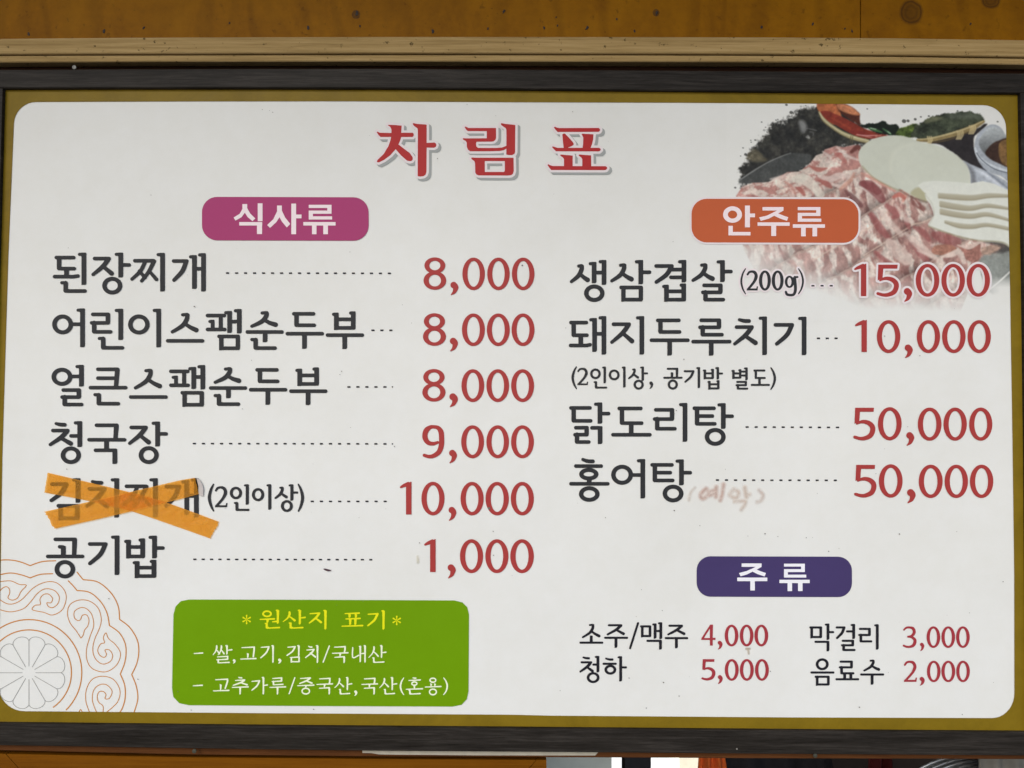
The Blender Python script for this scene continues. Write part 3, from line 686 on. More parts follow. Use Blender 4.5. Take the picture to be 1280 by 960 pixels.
sun = lambda dx, dy: (('s', 403 + dx, 76 + dy, 597 + dx, 195 + dy), ('B', 372 + dx, 638 + dx, 222 + dy), ('S', 508 + dx, 220 + dy, 293 + dy), ('n', 405 + dx, 262 + dy, 590 + dx, 347 + dy),
     ('d', 695 + dx, 83 + dy, 863 + dx, 188 + dy), ('B', 650 + dx, 918 + dx, 234 + dy), ('S', 782 + dx, 230 + dy, 339 + dy), ('b', 975 + dx, 78 + dy, 1138 + dx, 208 + dy), ('B', 930 + dx, 1197 + dx, 244 + dy), ('S', 1062 + dx, 240 + dy, 341 + dy))
item(word(MAIN, ZA, ('o', 88, 512, 240, 657), ('e', 326, 468, 750, 232, 583), ('r', 362, 498, 526, 652), ('i', 604, 470, 698), ('n', 420, 673, 612, 768),
     ('o', 640, 512, 797, 658), ('i', 880, 470, 751), ('s', 948, 500, 1153, 652), ('B', 915, 1195, 704))
     .at(ZB, ('p', 95, 95, 240, 217), ('ae', 278, 345, 62, 232, 150), ('m', 175, 240, 334, 350), *sun(0, 0)), 'black lettering of the second meal, reading 어린이스팸순두부')
item(word(MAIN, ZC, ('o', 83, 85, 235, 217), ('e', 318, 64, 222, 226, 148), ('r', 147, 234, 315, 366), ('K', 407, 83, 578, 161, 552, 222), ('B', 353, 636, 230), ('n', 388, 268, 582, 360),
     ('s', 680, 92, 887, 245), ('B', 646, 929, 298), ('p', 938, 98, 1090, 226), ('ae', 1135, 1201, 65, 243, 152), ('m', 1021, 254, 1192, 370))
     .at(ZB, *sun(-255, 390)), 'black lettering of the third meal, reading 얼큰스팸순두부')
item(word(MAIN, ZC, ('tick', 103, 478, 192, 516), ('J', 80, 214, 542, 74, 644, 158, 600, 222, 636), ('e', 306, 473, 662, 212, 581), ('o', 150, 657, 297, 786),
     ('G', 397, 490, 571, 548, 600), ('B', 343, 627, 609), ('S', 483, 600, 684), ('k', 390, 672, 561, 785), ('j', 638, 506, 806, 648), ('a', 872, 476, 658, 930, 566), ('o', 717, 655, 863, 786)),
     'black lettering of the fourth meal, reading 청국장')
item(word(MAIN, ZD, ('g', 120, 122, 242, 128, 243), ('i', 322, 94, 258), ('m', 163, 266, 316, 376), ('tick', 390, 105, 474, 140), ('J', 370, 495, 166, 366, 280, 440, 240, 496, 278), ('i', 580, 94, 357),
     ('jj', 600, 136, 790, 290), ('i', 838, 94, 355), ('g', 883, 138, 992, 893, 280), ('ae', 1047, 1111, 94, 355, 213, 337)), 'black lettering of the fifth meal, reading 김치찌개, crossed out with tape')
item(word(MAIN, ZD, ('G', 143, 490, 299, 280, 605), ('hookS', 0) if False else ('L', (184, 552), (205, 553)), ('S', 208, 545, 612), ('B', 92, 348, 616), ('o', 150, 640, 287, 763),
     ('g', 372, 521, 503, 385, 663), ('i', 582, 476, 740), ('b', 615, 495, 753, 630), ('a', 832, 477, 629, 884, 560), ('b', 672, 638, 828, 761)), 'black lettering of the sixth meal, reading 공기밥')
SM = (1.42, 1.98, 2.2)
wd = word(SM, ZE, ('paren', 157, 120, 218, 391), ('digit', '2', 228, 143, 354, 352, 1.05), ('o', 377, 147, 500, 272), ('i', 568, 122, 327), ('n', 418, 298, 575, 390), ('o', 598, 160, 722, 292), ('i', 793, 122, 377),
     ('s', 822, 145, 957, 272), ('a', 1014, 122, 287, 1062, 205), ('o', 888, 280, 1008, 400), ('paren', 1060, 120, 1121, 395, True))
item(wd, 'small black note reading (2인이상)', step=.28)
item(word(MAIN, ZF, ('s', 82, 137, 257, 303), ('ae', 313, 398, 102, 315, 210, 301), ('o', 206, 312, 382, 462), ('s', 428, 130, 633, 297), ('a', 713, 102, 310, 783, 207), ('m', 508, 322, 712, 460),
     ('g', 808, 138, 975, 826, 291), ('y', 1083, 102, 294, 935, 184, 251), ('b', 877, 303, 1081, 460)).at(ZG, ('s', 85, 115, 266, 260), ('a', 342, 92, 259, 402, 179), ('r', 160, 270, 344, 407)), 'black lettering of the first side dish, reading 생삼겹살')
item(word(MAIN, ZF, ('d', 78, 623, 247, 763), ('S', 178, 755, 835), ('B', 75, 250, 835), ('L', (225, 834), (258, 829)), ('ae', 317, 397, 583, 913, 735, 890), ('j', 428, 637, 637, 823), ('i', 722, 583, 913),
     ('d', 822, 604, 1041, 735), ('B', 768, 1112, 790), ('S', 940, 785, 921)).at(ZG, ('r', 138, 536, 334, 674), ('B', 86, 393, 713), ('S', 238, 708, 820), ('tick', 438, 532, 540, 573), ('J', 417, 563, 602, 417, 730, 512, 680, 575, 722),
     ('i', 663, 521, 815), ('g', 713, 571, 869, 737, 730), ('i', 964, 523, 816)), 'black lettering of the second side dish, reading 돼지두루치기')
item(word(MAIN, ZH, ('d', 52, 263, 186, 358), ('a', 242, 242, 364, 288, 306), ('r', 75, 376, 175, 479), ('k', 172, 377, 243, 480), ('d', 328, 266, 477, 371), ('S', 407, 362, 425), ('B', 292, 524, 427),
     ('r', 530, 274, 667, 403), ('i', 728, 245, 467), ('t', 757, 265, 895, 375), ('a', 947, 246, 393, 994, 321), ('o', 827, 388, 947, 490)), 'black lettering of the third side dish, reading 닭도리탕')
item(word(MAIN, ZI, ('h', 124, 57, 206, 92, 83, 255, 107, 113, 118, 228, 192), ('S', 173, 182, 210), ('B', 54, 294, 212), ('o', 112, 226, 235, 319), ('o', 303, 99, 433, 218), ('e', 505, 65, 299, 426, 160),
     ('t', 535, 89, 679, 203), ('a', 734, 67, 221, 783, 146), ('o', 608, 217, 732, 322)), 'black lettering of the fourth side dish, reading 홍어탕')
ST = (1.24, 1.6, 1.7)
item(word(ST, ZH, ('paren', 65, 37, 96, 165), ('digit', '2', 98, 45, 161, 143, 1.05), ('o', 172, 48, 233, 109), ('i', 263, 37, 133), ('n', 192, 120, 270, 163), ('o', 278, 54, 341, 116), ('i', 375, 37, 157),
     ('s', 388, 48, 452, 110), ('a', 480, 37, 119, 503, 76), ('o', 420, 112, 479, 169), ('digit', ',', 510, 122, 533, 165),
     ('G', 610, 44, 676, 668, 95), ('S', 640, 70, 100), ('B', 590, 701, 101), ('o', 615, 111, 674, 169), ('g', 707, 58, 769, 716, 124), ('i', 801, 40, 160), ('b', 817, 50, 880, 110), ('a', 909, 40, 111, 932, 77), ('b', 843, 115, 912, 169),
     ('b', 980, 52, 1037, 108), ('y', 1073, 42, 116, 1036, 66, 88), ('r', 1003, 119, 1076, 169), ('d', 1105, 54, 1176, 108), ('S', 1140, 103, 142), ('B', 1090, 1200, 142), ('paren', 1203, 42, 1235, 169, True)),
     'small black note reading (2인이상, 공기밥 별도)', step=.26)
SA = (1.36, 1.82, 2.1)
item(word(SA, ZJ, ('s', 85, 48, 200, 137), ('S', 143, 120, 163), ('B', 70, 217, 164), ('j', 237, 50, 350, 120), ('B', 222, 370, 134), ('S', 295, 132, 196), ('L', (382, 198), (431, 44)),
     ('m', 443, 57, 513, 132), ('ae', 545, 580, 38, 142, 92), ('k', 482, 146, 578, 207), ('j', 610, 53, 723, 120), ('B', 595, 740, 136), ('S', 667, 134, 199)), 'black drinks lettering reading 소주/맥주', 'black2', step=.26)
item(word(SA, ZJ, ('tick', 88, 248, 135, 268), ('J', 77, 149, 285, 76, 342, 116, 314, 150, 338), ('e', 193, 245, 347, 150, 299), ('o', 115, 345, 194, 413), ('h', 227, 255, 280, 276, 212, 300, 294, 224, 300, 297, 361), ('a', 333, 247, 403, 363, 316)), 'black drinks lettering reading 청하', 'black2', step=.26)
item(word(SA, ZK, ('m', 65, 72, 154, 156), ('a', 205, 52, 166, 238, 112), ('k', 100, 172, 205, 246), ('g', 248, 72, 317, 258, 153), ('e', 384, 55, 160, 320, 107), ('r', 285, 165, 387, 244), ('r', 405, 82, 503, 184), ('i', 548, 57, 234)), 'black drinks lettering reading 막걸리', 'black2', step=.26)
item(word(SA, ZK, ('o', 110, 294, 200, 377), ('B', 72, 240, 393), ('m', 102, 415, 207, 486), ('r', 270, 310, 379, 406), ('S', 311, 400, 438), ('S', 354, 400, 438), ('B', 247, 412, 440), ('s', 440, 303, 558, 387), ('B', 418, 586, 407), ('S', 502, 405, 478)), 'black drinks lettering reading 음료수', 'black2', step=.26)
# --- prices
def price(txt, fr, boxes, lab, m_='red', wt=1.0, halo=0, k_=5, name='price_lettering'):
    p = Pen(fr, 1, 1, 1); p.num(txt, boxes, wt)
    if halo: put('lettering_outline', p, M['halo'], 'white outline round the ' + lab, k_, .35, halo); k_ += 1
    return put(name, p, M[m_], lab, k_, .3)
Z3 = (340, 310, 3.657); Z4 = (485, 515, 6.4); Z5 = (340, 560, 3.657); Z6 = (1050, 310, 6.095); Z7 = (980, 490, 4.173); Z8 = (860, 770, 9.6)
def zz(xs, y0, y1): return [(a, y0, b, y1) for a, b in xs]
price('8,000', (515, 310, 7.53), [(108, 88, 322, 393), (360, 322, 437, 443)] + zz([(474, 686), (708, 920), (940, 1153)], 90, 396), 'red price 8,000 of the first meal')
price('8,000', Z3, [(690, 298, 795, 447), (812, 412, 850, 472)] + zz([(868, 973), (982, 1087), (1095, 1200)], 299, 448), 'red price 8,000 of the second meal')
price('8,000', Z3, [(687, 553, 793, 702), (810, 667, 850, 727)] + zz([(866, 970), (980, 1084), (1093, 1198)], 554, 704), 'red price 8,000 of the third meal')
price('9,000', Z4, [(272, 105, 452, 370), (487, 305, 552, 410)] + zz([(585, 768), (787, 968), (984, 1167)], 106, 370), 'red price 9,000 of the fourth meal')
price('10,000', Z4, [(97, 558, 188, 820), (267, 558, 452, 827), (483, 760, 547, 870)] + zz([(580, 765), (780, 967), (982, 1167)], 559, 827), 'red price 10,000 of the fifth meal')
price('1,000', Z5, [(697, 417, 748, 567), (802, 533, 840, 596)] + zz([(859, 965), (975, 1081), (1089, 1197)], 417, 572), 'red price 1,000 of the sixth meal')
price('15,000', Z6, [(110, 120, 201, 367), (278, 127, 452, 370), (485, 308, 550, 410)] + zz([(577, 757), (772, 952), (965, 1143)], 121, 371), 'red price 15,000 of the first side dish, over the food picture', halo=2.6)
price('10,000', Z6, [(117, 548, 205, 792), (281, 549, 460, 800), (492, 738, 555, 837)] + zz([(585, 763), (778, 957), (972, 1150)], 549, 800), 'red price 10,000 of the second side dish')
price('50,000', Z7, [(362, 82, 478, 251), (490, 79, 614, 252), (637, 211, 680, 280)] + zz([(698, 822), (832, 954), (966, 1087)], 81, 254), 'red price 50,000 of the third side dish')
price('50,000', Z7, [(367, 380, 484, 549), (495, 377, 619, 551), (641, 509, 687, 580)] + zz([(703, 828), (838, 960), (970, 1092)], 379, 553), 'red price 50,000 of the fourth side dish')
price('4,000', Z8, [(158, 103, 332, 355), (355, 298, 415, 403)] + zz([(440, 605), (621, 786), (797, 963)], 104, 365), 'small red price 4,000', 'red2', 1.0)
price('5,000', Z8, [(163, 518, 330, 772), (356, 710, 418, 816)] + zz([(441, 609), (622, 790), (804, 971)], 517, 777), 'small red price 5,000', 'red2', 1.0)
price('3,000', ZK, [(716, 72, 812, 222), (834, 185, 865, 245)] + zz([(881, 976), (984, 1079), (1086, 1181)], 72, 222), 'small red price 3,000', 'red2', .95)
price('2,000', ZK, [(722, 311, 814, 458), (832, 424, 868, 485)] + zz([(883, 978), (984, 1080), (1087, 1182)], 311, 460), 'small red price 2,000', 'red2', .95)
# (200g)
p = Pen(ZG, 1.2, 1.3, 1)
p.paren(460, 155, 502, 352, r=1.15); p.digit('2', 508, 172, 594, 323, 1.0); p.digit('0', 602, 172, 692, 324, 1.0); p.digit('0', 699, 172, 789, 324, 1.0); p.digit('g', 797, 212, 897, 365, 1.0); p.paren(900, 155, 944, 352, True, r=1.15)
put('lettering_outline', p, M['halo'], 'white outline round the note (200g)', 5, .4, 2.4)
put('menu_lettering', p, M['black'], 'small black note reading (200g)', 6, .28, .12)
# --- dotted leaders
def leader(x0, x1, n_, y, lab, y2=None, tail=None, halo=0):
    I = Ink(); y2 = y if y2 is None else y2
    for i in range(n_):
        t = i / max(1, n_ - 1); x = x0 + (x1 - x0) * t; yy = y + (y2 - y) * t
        I.rrect(x - 2.0, yy - .95, x + 2.0, yy + .95, .5)
    if tail: I.rrect(tail - .8, y2 - .8, tail + .8, y2 + .8, .4)
    if halo: put('lettering_outline', I, M['halo'], 'white outline round the three dashes', 5, .4, halo); 
    put('leader_dots', I, M['black2'], lab, 6 if halo else 5, .3)
leader(284.4, 486.7, 19, 341.2, 'dotted leader of the first meal', 341.6)
leader(466.1, 488.5, 3, 412.8, 'dotted leader of the second meal')
leader(436, 481.1, 5, 483.6, 'dotted leader of the third meal', tail=490.5)
leader(242.8, 481.1, 22, 554.4, 'dotted leader of the fourth meal', 554.8, tail=490.5)
leader(390.3, 481.4, 9, 626.7, 'dotted leader of the fifth meal')
leader(243.4, 463.3, 22, 699.1, 'dotted leader of the sixth meal', 699.6)
leader(1016.2, 1039, 3, 357.2, 'dotted leader of the first side dish', halo=1.8)
leader(1023.1, 1045.2, 3, 422.8, 'dotted leader of the second side dish')
leader(933.9, 1046.9, 11, 533.7, 'dotted leader of the third side dish', 534.2)
leader(896.8, 1044.2, 14, 600, 'dotted leader of the fourth side dish', 600.4)
# --- green plate lettering
SE = (.80, 1.05, 1.0, True)
ZO, ZP, ZQ, ZS = (290, 750, 5.565), (230, 835, 7.53), (390, 835, 6.737), (200, 740, 3.2)
wd = word((.95, 1.5, 1.2, True), ZO, ('o', 210, 72, 278, 120), ('B', 192, 300, 133), ('S', 247, 132, 160), ('B', 278, 318, 150), ('i', 327, 66, 167), ('n', 228, 158, 335, 199),
     ('s', 355, 84, 442, 152), ('a', 480, 66, 172, 514, 123), ('n', 394, 155, 497, 199), ('j', 533, 88, 627, 165), ('i', 658, 68, 207),
     ('B', 783, 890, 93), ('S', 818, 95, 126), ('S', 862, 95, 126), ('B', 788, 896, 130), ('S', 822, 130, 176), ('S', 858, 130, 176), ('B', 762, 914, 180), ('g', 943, 92, 1020, 945, 178), ('i', 1062, 70, 208))
item(wd, 'yellow brush lettering reading 원산지 표기 between two asterisks', 'yellow', 'notice_lettering', 7, .25)
for cx, cy in ((102, 136), (1146, 142)):
    ia = Ink()
    for k_ in range(6):
        a = math.radians(30 + 60 * k_); px_, py_ = 290 + cx / 5.565, 750 + cy / 5.565
        ia.cone((px_ + .8 * math.cos(a), py_ + .8 * math.sin(a)), (px_ + 5 * math.cos(a), py_ + 5 * math.sin(a)), .35, 1.0)
    put('asterisk', ia, M['yellow'], 'yellow asterisk %s the notice title' % ('before' if cx < 500 else 'after'), 7, .25)
wd = word(SE, ZS, ('B', 135, 173, 245), ('s', 212, 215, 240, 252), ('s', 232, 215, 258, 252), ('a', 271, 212, 252, 290, 232), ('r', 225, 256, 279, 285), ('digit', ',', 291, 270, 303, 286))
wd.at(ZO, ('G', 66, 325, 160, 148, 395), ('S', 110, 368, 405), ('B', 57, 171, 409), ('g', 200, 323, 262, 200, 402), ('i', 291, 313, 439), ('digit', ',', 320, 410, 344, 442),
     ('g', 385, 322, 444, 383, 385), ('i', 470, 313, 394), ('m', 402, 394, 472, 436), ('tick', 528, 318, 560, 333), ('J', 518, 575, 346, 512, 400, 545, 368, 580, 396), ('i', 600, 313, 440), ('L', (634, 432), (677, 320)),
     ('G', 710, 322, 792, 782, 362), ('B', 695, 811, 369), ('S', 752, 369, 394), ('k', 712, 392, 786, 441), ('L', (840, 332), (841, 400), (882, 384)), ('ae', 898, 931, 313, 438, 372), ('s', 950, 325, 1022, 402), ('a', 1046, 313, 405, 1075, 365), ('n', 976, 398, 1061, 437))
item(wd, 'pale lettering reading - 쌀,고기,김치/국내산', 'pale', 'notice_lettering', 7, .25)
gk = lambda d: (('G', 60 + d, 84, 157 + d, 146 + d, 130), ('B', 38 + d, 178 + d, 136), ('S', 105 + d, 135, 165), ('k', 58 + d, 163, 152 + d, 226), ('s', 190 + d, 88, 270 + d, 168), ('a', 305 + d, 75, 190, 340 + d, 135), ('n', 226 + d, 176, 322 + d, 222))
wd = word(SE, ZP, ('B', 83, 178, 165), ('G', 293, 102, 416, 388, 190), ('S', 345, 150, 210), ('B', 273, 428, 213), ('tick', 508, 82, 550, 100), ('J', 480, 577, 115, 464, 163, 535, 138, 594, 158), ('B', 450, 610, 180), ('S', 528, 180, 253),
     ('g', 635, 117, 717, 640, 208), ('a', 755, 83, 252, 790, 162), ('r', 825, 90, 937, 162), ('B', 805, 962, 180), ('S', 880, 180, 253), ('L', (990, 242), (1043, 92)), ('j', 1083, 90, 1212, 152), ('B', 1065, 1228, 164), ('S', 1147, 164, 187), ('o', 1105, 184, 1188, 251))
wd.at(ZQ, *gk(0), ('digit', ',', 355, 190, 382, 235), *gk(378), ('paren', 738, 80, 776, 228), ('tick', 846, 78, 880, 92), ('B', 812, 916, 103), ('o', 835, 111, 889, 151), ('S', 862, 150, 175), ('B', 790, 936, 177), ('n', 812, 184, 916, 223),
     ('o', 988, 80, 1048, 126), ('S', 1003, 128, 155), ('S', 1035, 128, 155), ('B', 950, 1092, 158), ('o', 984, 172, 1053, 231), ('paren', 1105, 80, 1146, 228, True))
item(wd, 'pale lettering reading - 고추가루/중국산,국산(혼용)', 'pale', 'notice_lettering', 7, .25)
# --- ornament bottom left
ZR = (0, 690, 4.571)
def zr(P): return [(x / 4.571, 690 + y / 4.571) for x, y in P]
orn = Ink()
def arcs(groups, r_):
    for g in groups:
        orn.line(zr(g), r_, True, 6)
arcs([[(-60, 60), (20, 45), (100, 52), (172, 78)], [(172, 78), (240, 55), (318, 50)], [(440, 115), (458, 138), (475, 158)], [(475, 158), (560, 172), (635, 235), (675, 310), (683, 385)],
      [(683, 385), (740, 430), (783, 500), (793, 570), (780, 640), (752, 700)], [(752, 700), (778, 765), (787, 840), (764, 922)],
      [(-60, 150), (0, 130), (60, 120), (120, 130), (172, 148)], [(172, 148), (230, 128), (300, 124)], [(390, 165), (415, 190), (440, 220)], [(440, 220), (510, 230), (570, 278), (610, 345), (625, 420)],
      [(625, 420), (680, 460), (714, 520), (720, 580), (710, 640), (687, 697)], [(687, 697), (712, 760), (715, 830), (702, 885), (682, 920)]], .68)
for R_ in (243, 302):
    P = [(165 + R_ * math.cos(math.radians(a)), 688 + R_ * math.sin(math.radians(a))) for a in range(-135, 60, 5)]
    P = [q for q in P if q[0] > -40 and q[1] < 913 + q[0] * .012]
    orn.line(zr(P), .7, False)
arcs([[(-40, 180), (0, 170), (60, 165), (110, 185), (150, 190), (120, 225), (100, 262), (70, 275), (45, 262), (55, 235), (52, 210), (35, 198), (10, 210), (-10, 240)],
      [(-30, 240), (10, 280), (60, 298), (120, 275), (190, 205), (260, 172), (320, 175), (365, 215), (378, 265), (355, 330), (300, 360), (250, 345), (185, 330), (200, 305), (230, 300), (228, 270), (245, 245), (275, 240), (300, 265), (290, 290), (268, 290), (275, 310), (300, 318), (330, 295), (338, 255), (310, 220), (260, 210), (215, 235), (170, 290), (130, 325), (60, 342), (0, 330)],
      [(462, 492), (435, 450), (400, 405), (385, 350), (400, 300), (450, 275), (510, 280), (560, 320), (578, 380), (570, 430), (540, 500), (530, 560), (545, 610), (585, 640), (630, 625), (643, 590), (625, 560), (600, 560), (608, 585), (595, 602), (570, 590), (558, 560), (575, 525), (597, 518), (590, 490), (605, 462), (620, 495), (660, 530), (688, 580), (670, 640), (620, 680), (570, 683), (520, 660), (495, 610), (495, 550), (515, 480), (535, 420), (525, 360), (495, 325), (460, 318), (425, 340), (425, 375), (445, 392), (460, 385), (470, 362), (495, 360), (508, 390), (500, 425), (483, 445), (475, 475), (462, 492)],
      [(512, 918), (490, 850), (495, 780), (530, 725), (590, 710), (650, 730), (685, 790), (675, 850), (640, 890), (604, 918)],
      [(552, 918), (528, 850), (535, 790), (570, 758), (610, 760), (640, 795), (625, 835), (600, 838), (605, 815), (590, 797), (565, 800), (555, 830), (565, 860), (588, 880), (588, 918)],
      [(450, 917), (460, 900), (470, 917)]], .48)
put('ornament', orn, M['line_orange'], 'ochre line ornament of scallops and scrolls in the lower left corner', 2, .3)
fl = Ink()
for k_ in range(12):
    a = math.radians(30 * k_); c_, s_ = math.cos(a), math.sin(a)
    fl.line(zr([(165 + 38 * c_, 690 + 38 * s_), (165 + 182 * c_, 690 + 182 * s_)]), .33, False)
    am = a + math.radians(15); half = 182 * math.sin(math.radians(15)); bx_, by_ = 165 + 176 * math.cos(am), 690 + 176 * math.sin(am)
    P = [(bx_ + half * (math.cos(am) * math.sin(t) * .72 + -math.sin(am) * -math.cos(t)), by_ + half * (math.sin(am) * math.sin(t) * .72 + math.cos(am) * -math.cos(t))) for t in [math.pi * i / 10 for i in range(11)]]
    fl.line(zr(P), .33, False)
put('ornament_flower', fl, M['line_grey'], 'thin grey twelve-petal flower inside the ornament', 2, .3)
# ------------------------------------------------------------------ printed food picture
def vnoise(X, Y, sc, seed, octv=4, rough=.55):
    out = np.zeros(X.shape); amp = 1; tot = 0
    for o_ in range(octv):
        rs = np.random.RandomState(seed + o_ * 17); G_ = rs.rand(128, 128)
        x = X / sc + 13.3 * o_; y = Y / sc + 7.1 * o_
        i = np.floor(x).astype(int); j = np.floor(y).astype(int); u = x - i; v = y - j
        u = u * u * (3 - 2 * u); v = v * v * (3 - 2 * v); i %= 128; j %= 128; i1 = (i + 1) % 128; j1 = (j + 1) % 128
        out += amp * ((G_[j, i] * (1 - u) + G_[j, i1] * u) * (1 - v) + (G_[j1, i] * (1 - u) + G_[j1, i1] * u) * v)
        tot += amp; amp *= rough; sc /= 2.03
    return out / tot
STP = .58
gx = np.arange(908, 1276, STP); gy = np.arange(122, 402, STP)
PX, PY = np.meshgrid(gx, gy)
C = np.zeros(PX.shape + (3,)); C[:] = (214, 214, 208)
A = np.zeros(PX.shape)
N1 = vnoise(PX, PY, 6, 1); N2 = vnoise(PX, PY, 2.2, 5, 3); N3 = vnoise(PX, PY, 22, 9); N4 = vnoise(PX, PY, 11, 21, 5, .65)
WX, WY = PX + (vnoise(PX, PY, 14, 31, 4) - .5) * 14, PY + (vnoise(PX, PY, 14, 41, 4) - .5) * 14
def fa(*P): return [(910 + x / 6.737, 120 + y / 6.737) for x, y in P]
def fb(*P): return [(1080 + x / 6.737, 120 + y / 6.737) for x, y in P]
def fc(*P): return [(910 + x / 6.4, 240 + y / 6.4) for x, y in P]
def fd(*P): return [(1080 + x / 6.4, 240 + y / 6.4) for x, y in P]
def region(P, soft=.6, rag=0, sm=True, m=6):
    if sm: P = spline(P, 4, True)
    xs = [q[0] for q in P]; ys = [q[1] for q in P]
    i0, i1 = np.searchsorted(gx, (min(xs) - m, max(xs) + m)); j0, j1 = np.searchsorted(gy, (min(ys) - m, max(ys) + m))
    sl_ = (slice(j0, j1), slice(i0, i1)); d = d_poly(PX[sl_], PY[sl_], P)
    if rag: d = d + (N1[sl_] - .5) * rag * 2 + (N2[sl_] - .5) * rag
    return sl_, np.clip(.5 - d / (2 * soft), 0, 1), d
def paint(P, col, soft=.6, rag=0, al=1.0, noise=0, sm=True, col2=None, light=None):
    sl_, k_, d = region(P, soft, rag, sm)
    k_ = k_ * al; c = np.zeros(k_.shape + (3,)); c[:] = col
    if col2 is not None:
        t = np.clip((N4[sl_] - .35) / .3, 0, 1)[..., None]; c = c * (1 - t) + np.array(col2, float) * t
    if noise: c = c * (1 + (N1[sl_] - .5)[..., None] * noise + (N2[sl_] - .5)[..., None] * noise * .6)
    if light:
        (lx, ly, g_) = light; c = c * (1 + ((PX[sl_] - np.mean([q[0] for q in P])) * lx + (PY[sl_] - np.mean([q[1] for q in P])) * ly)[..., None] * g_)
    C[sl_] = C[sl_] * (1 - k_[..., None]) + c * k_[..., None]; A[sl_] = np.maximum(A[sl_], k_)
def pstroke(P, r_, col, soft=.5, al=1.0, n_=8):
    R_ = r_ if isinstance(r_, (list, tuple)) else [r_] * len(P)
    Q = spline([(a[0], a[1], b) for a, b in zip(P, R_)], n_) if len(P) > 2 else [(a[0], a[1], b) for a, b in zip(P, R_)]
    m = max(R_) + 3; xs = [q[0] for q in Q]; ys = [q[1] for q in Q]
    i0, i1 = np.searchsorted(gx, (min(xs) - m, max(xs) + m)); j0, j1 = np.searchsorted(gy, (min(ys) - m, max(ys) + m)); sl_ = (slice(j0, j1), slice(i0, i1))
    d = np.full(PX[sl_].shape, 99.0)
    for a, b in zip(Q, Q[1:]): d = np.minimum(d, d_cone(PX[sl_], PY[sl_], a[0], a[1], b[0], b[1], a[2], b[2]))
    k_ = np.clip(.5 - d / (2 * soft), 0, 1) * al
    C[sl_] = C[sl_] * (1 - k_[..., None]) + np.array(col, float) * k_[..., None]; A[sl_] = np.maximum(A[sl_], k_)
DK = (42, 42, 40)
# dark pot and background
paint(fa((98, 640), (140, 570), (160, 500), (225, 445), (235, 385), (310, 325), (350, 268), (440, 222), (520, 175), (600, 135), (700, 95), (760, 60), (900, 60), (1130, 240), (1200, 420), (1000, 440), (830, 470), (700, 570), (600, 650), (450, 690), (340, 740), (108, 748)), DK, 2.6, 7.0, noise=.6, sm=False, col2=(58, 57, 52))
paint(fa((160, 500), (230, 450), (330, 540), (250, 560), (170, 540)), (96, 90, 72), 1.6, 2.5, .75, .5)
paint(fa((112, 735), (108, 700), (200, 640), (330, 565), (450, 510), (540, 480), (700, 500), (640, 600), (450, 680), (340, 730)), (70, 72, 70), .8, 0, .9, .25)
pstroke(fa((108, 702), (200, 640), (330, 562), (450, 508), (530, 480)), [.7, .9, .7, .6, .3], (140, 142, 138), .6, .8)
paint(fa((600, 215), (640, 215), (665, 260), (650, 300), (620, 300)), (150, 152, 150), 2.2, 1.5, .7)
pstroke(fa((640, 310), (660, 275), (700, 280), (745, 290)), .5, (120, 120, 118), .6, .7); pstroke(fa((660, 345), (685, 355), (672, 335)), .8, (170, 170, 165), .7, .8); pstroke(fa((690, 300), (720, 310), (715, 335)), .5, (95, 95, 94), .5, .8)
# basket with peppers
paint(fa((750, 62), (905, 62), (935, 110), (960, 200), (900, 240), (820, 200), (770, 140)), (158, 92, 58), .7, .8, 1, .4)
paint(fa((905, 62), (970, 64), (1040, 90), (1105, 145), (1112, 200), (1110, 245), (1060, 220), (1000, 180), (950, 140)), (74, 40, 30), .7, .8, 1, .4)
paint(fa((915, 72), (960, 66), (1030, 85), (1085, 125), (1112, 160), (1050, 160), (980, 135), (935, 110)), (184, 120, 84), 1.0, 1.0, 1, .4)
paint(fa((775, 135), (840, 125), (900, 150), (960, 175), (1060, 225), (1140, 270), (1230, 300), (1330, 325), (1340, 345), (1200, 362), (1100, 345), (1000, 300), (900, 240), (820, 200)), (122, 50, 38), .7, .2, 1, .25)
pstroke(fa((1130, 325), (1200, 345), (1290, 330)), [.5, 1.1, .5], (205, 140, 125), .8, .8); pstroke(fa((880, 190), (960, 235), (1060, 290)), [.6, 1.2, .5], (165, 75, 50), 1.2, .5)
paint(fb((-30, 245), (40, 232), (110, 235), (160, 212), (215, 235), (285, 245), (300, 320), (240, 335), (120, 310), (20, 275)), (28, 34, 27), .6, 1.6, 1, .4)
pstroke(fb((40, 268), (90, 285), (150, 305)), [.6, 1.7, .7], (70, 112, 66), .7, .9); pstroke(fb((55, 270), (100, 280)), .5, (190, 205, 190), .5, .8)
pstroke(fb((160, 275), (205, 305), (225, 322)), [.6, 1.2, 1], (80, 120, 80), .6, .9); pstroke(fb((200, 300), (222, 315)), .5, (180, 200, 180), .5, .8)
pstroke(fb((-100, 300), (0, 320), (90, 345)), [2.6, 2.4, 1.0], (122, 46, 40), .6); pstroke(fb((-60, 325), (20, 335), (110, 330)), [.6, .9, .4], (205, 150, 145), .6, .8)
paint(fb((272, 328), (290, 280), (330, 262), (380, 250), (440, 235), (470, 280), (430, 340), (350, 345)), (96, 114, 52), .6, 1.6, 1, .9, col2=(60, 74, 34))
paint(fb((400, 335), (430, 260), (490, 215), (550, 178), (640, 155), (750, 142), (860, 132), (955, 145), (1005, 190), (940, 250), (800, 300), (650, 345), (520, 370), (430, 352)), (44, 48, 38), .8, 2.4, 1, .5, col2=(66, 72, 56))
paint(fb((500, 220), (545, 180), (620, 170), (660, 190), (560, 225)), (124, 126, 96), 1.6, 2.2, .65, .5)
paint(fb((700, 160), (850, 140), (950, 150), (980, 190), (850, 190), (740, 190)), (96, 102, 90), 2.2, 2.2, .5, .4)
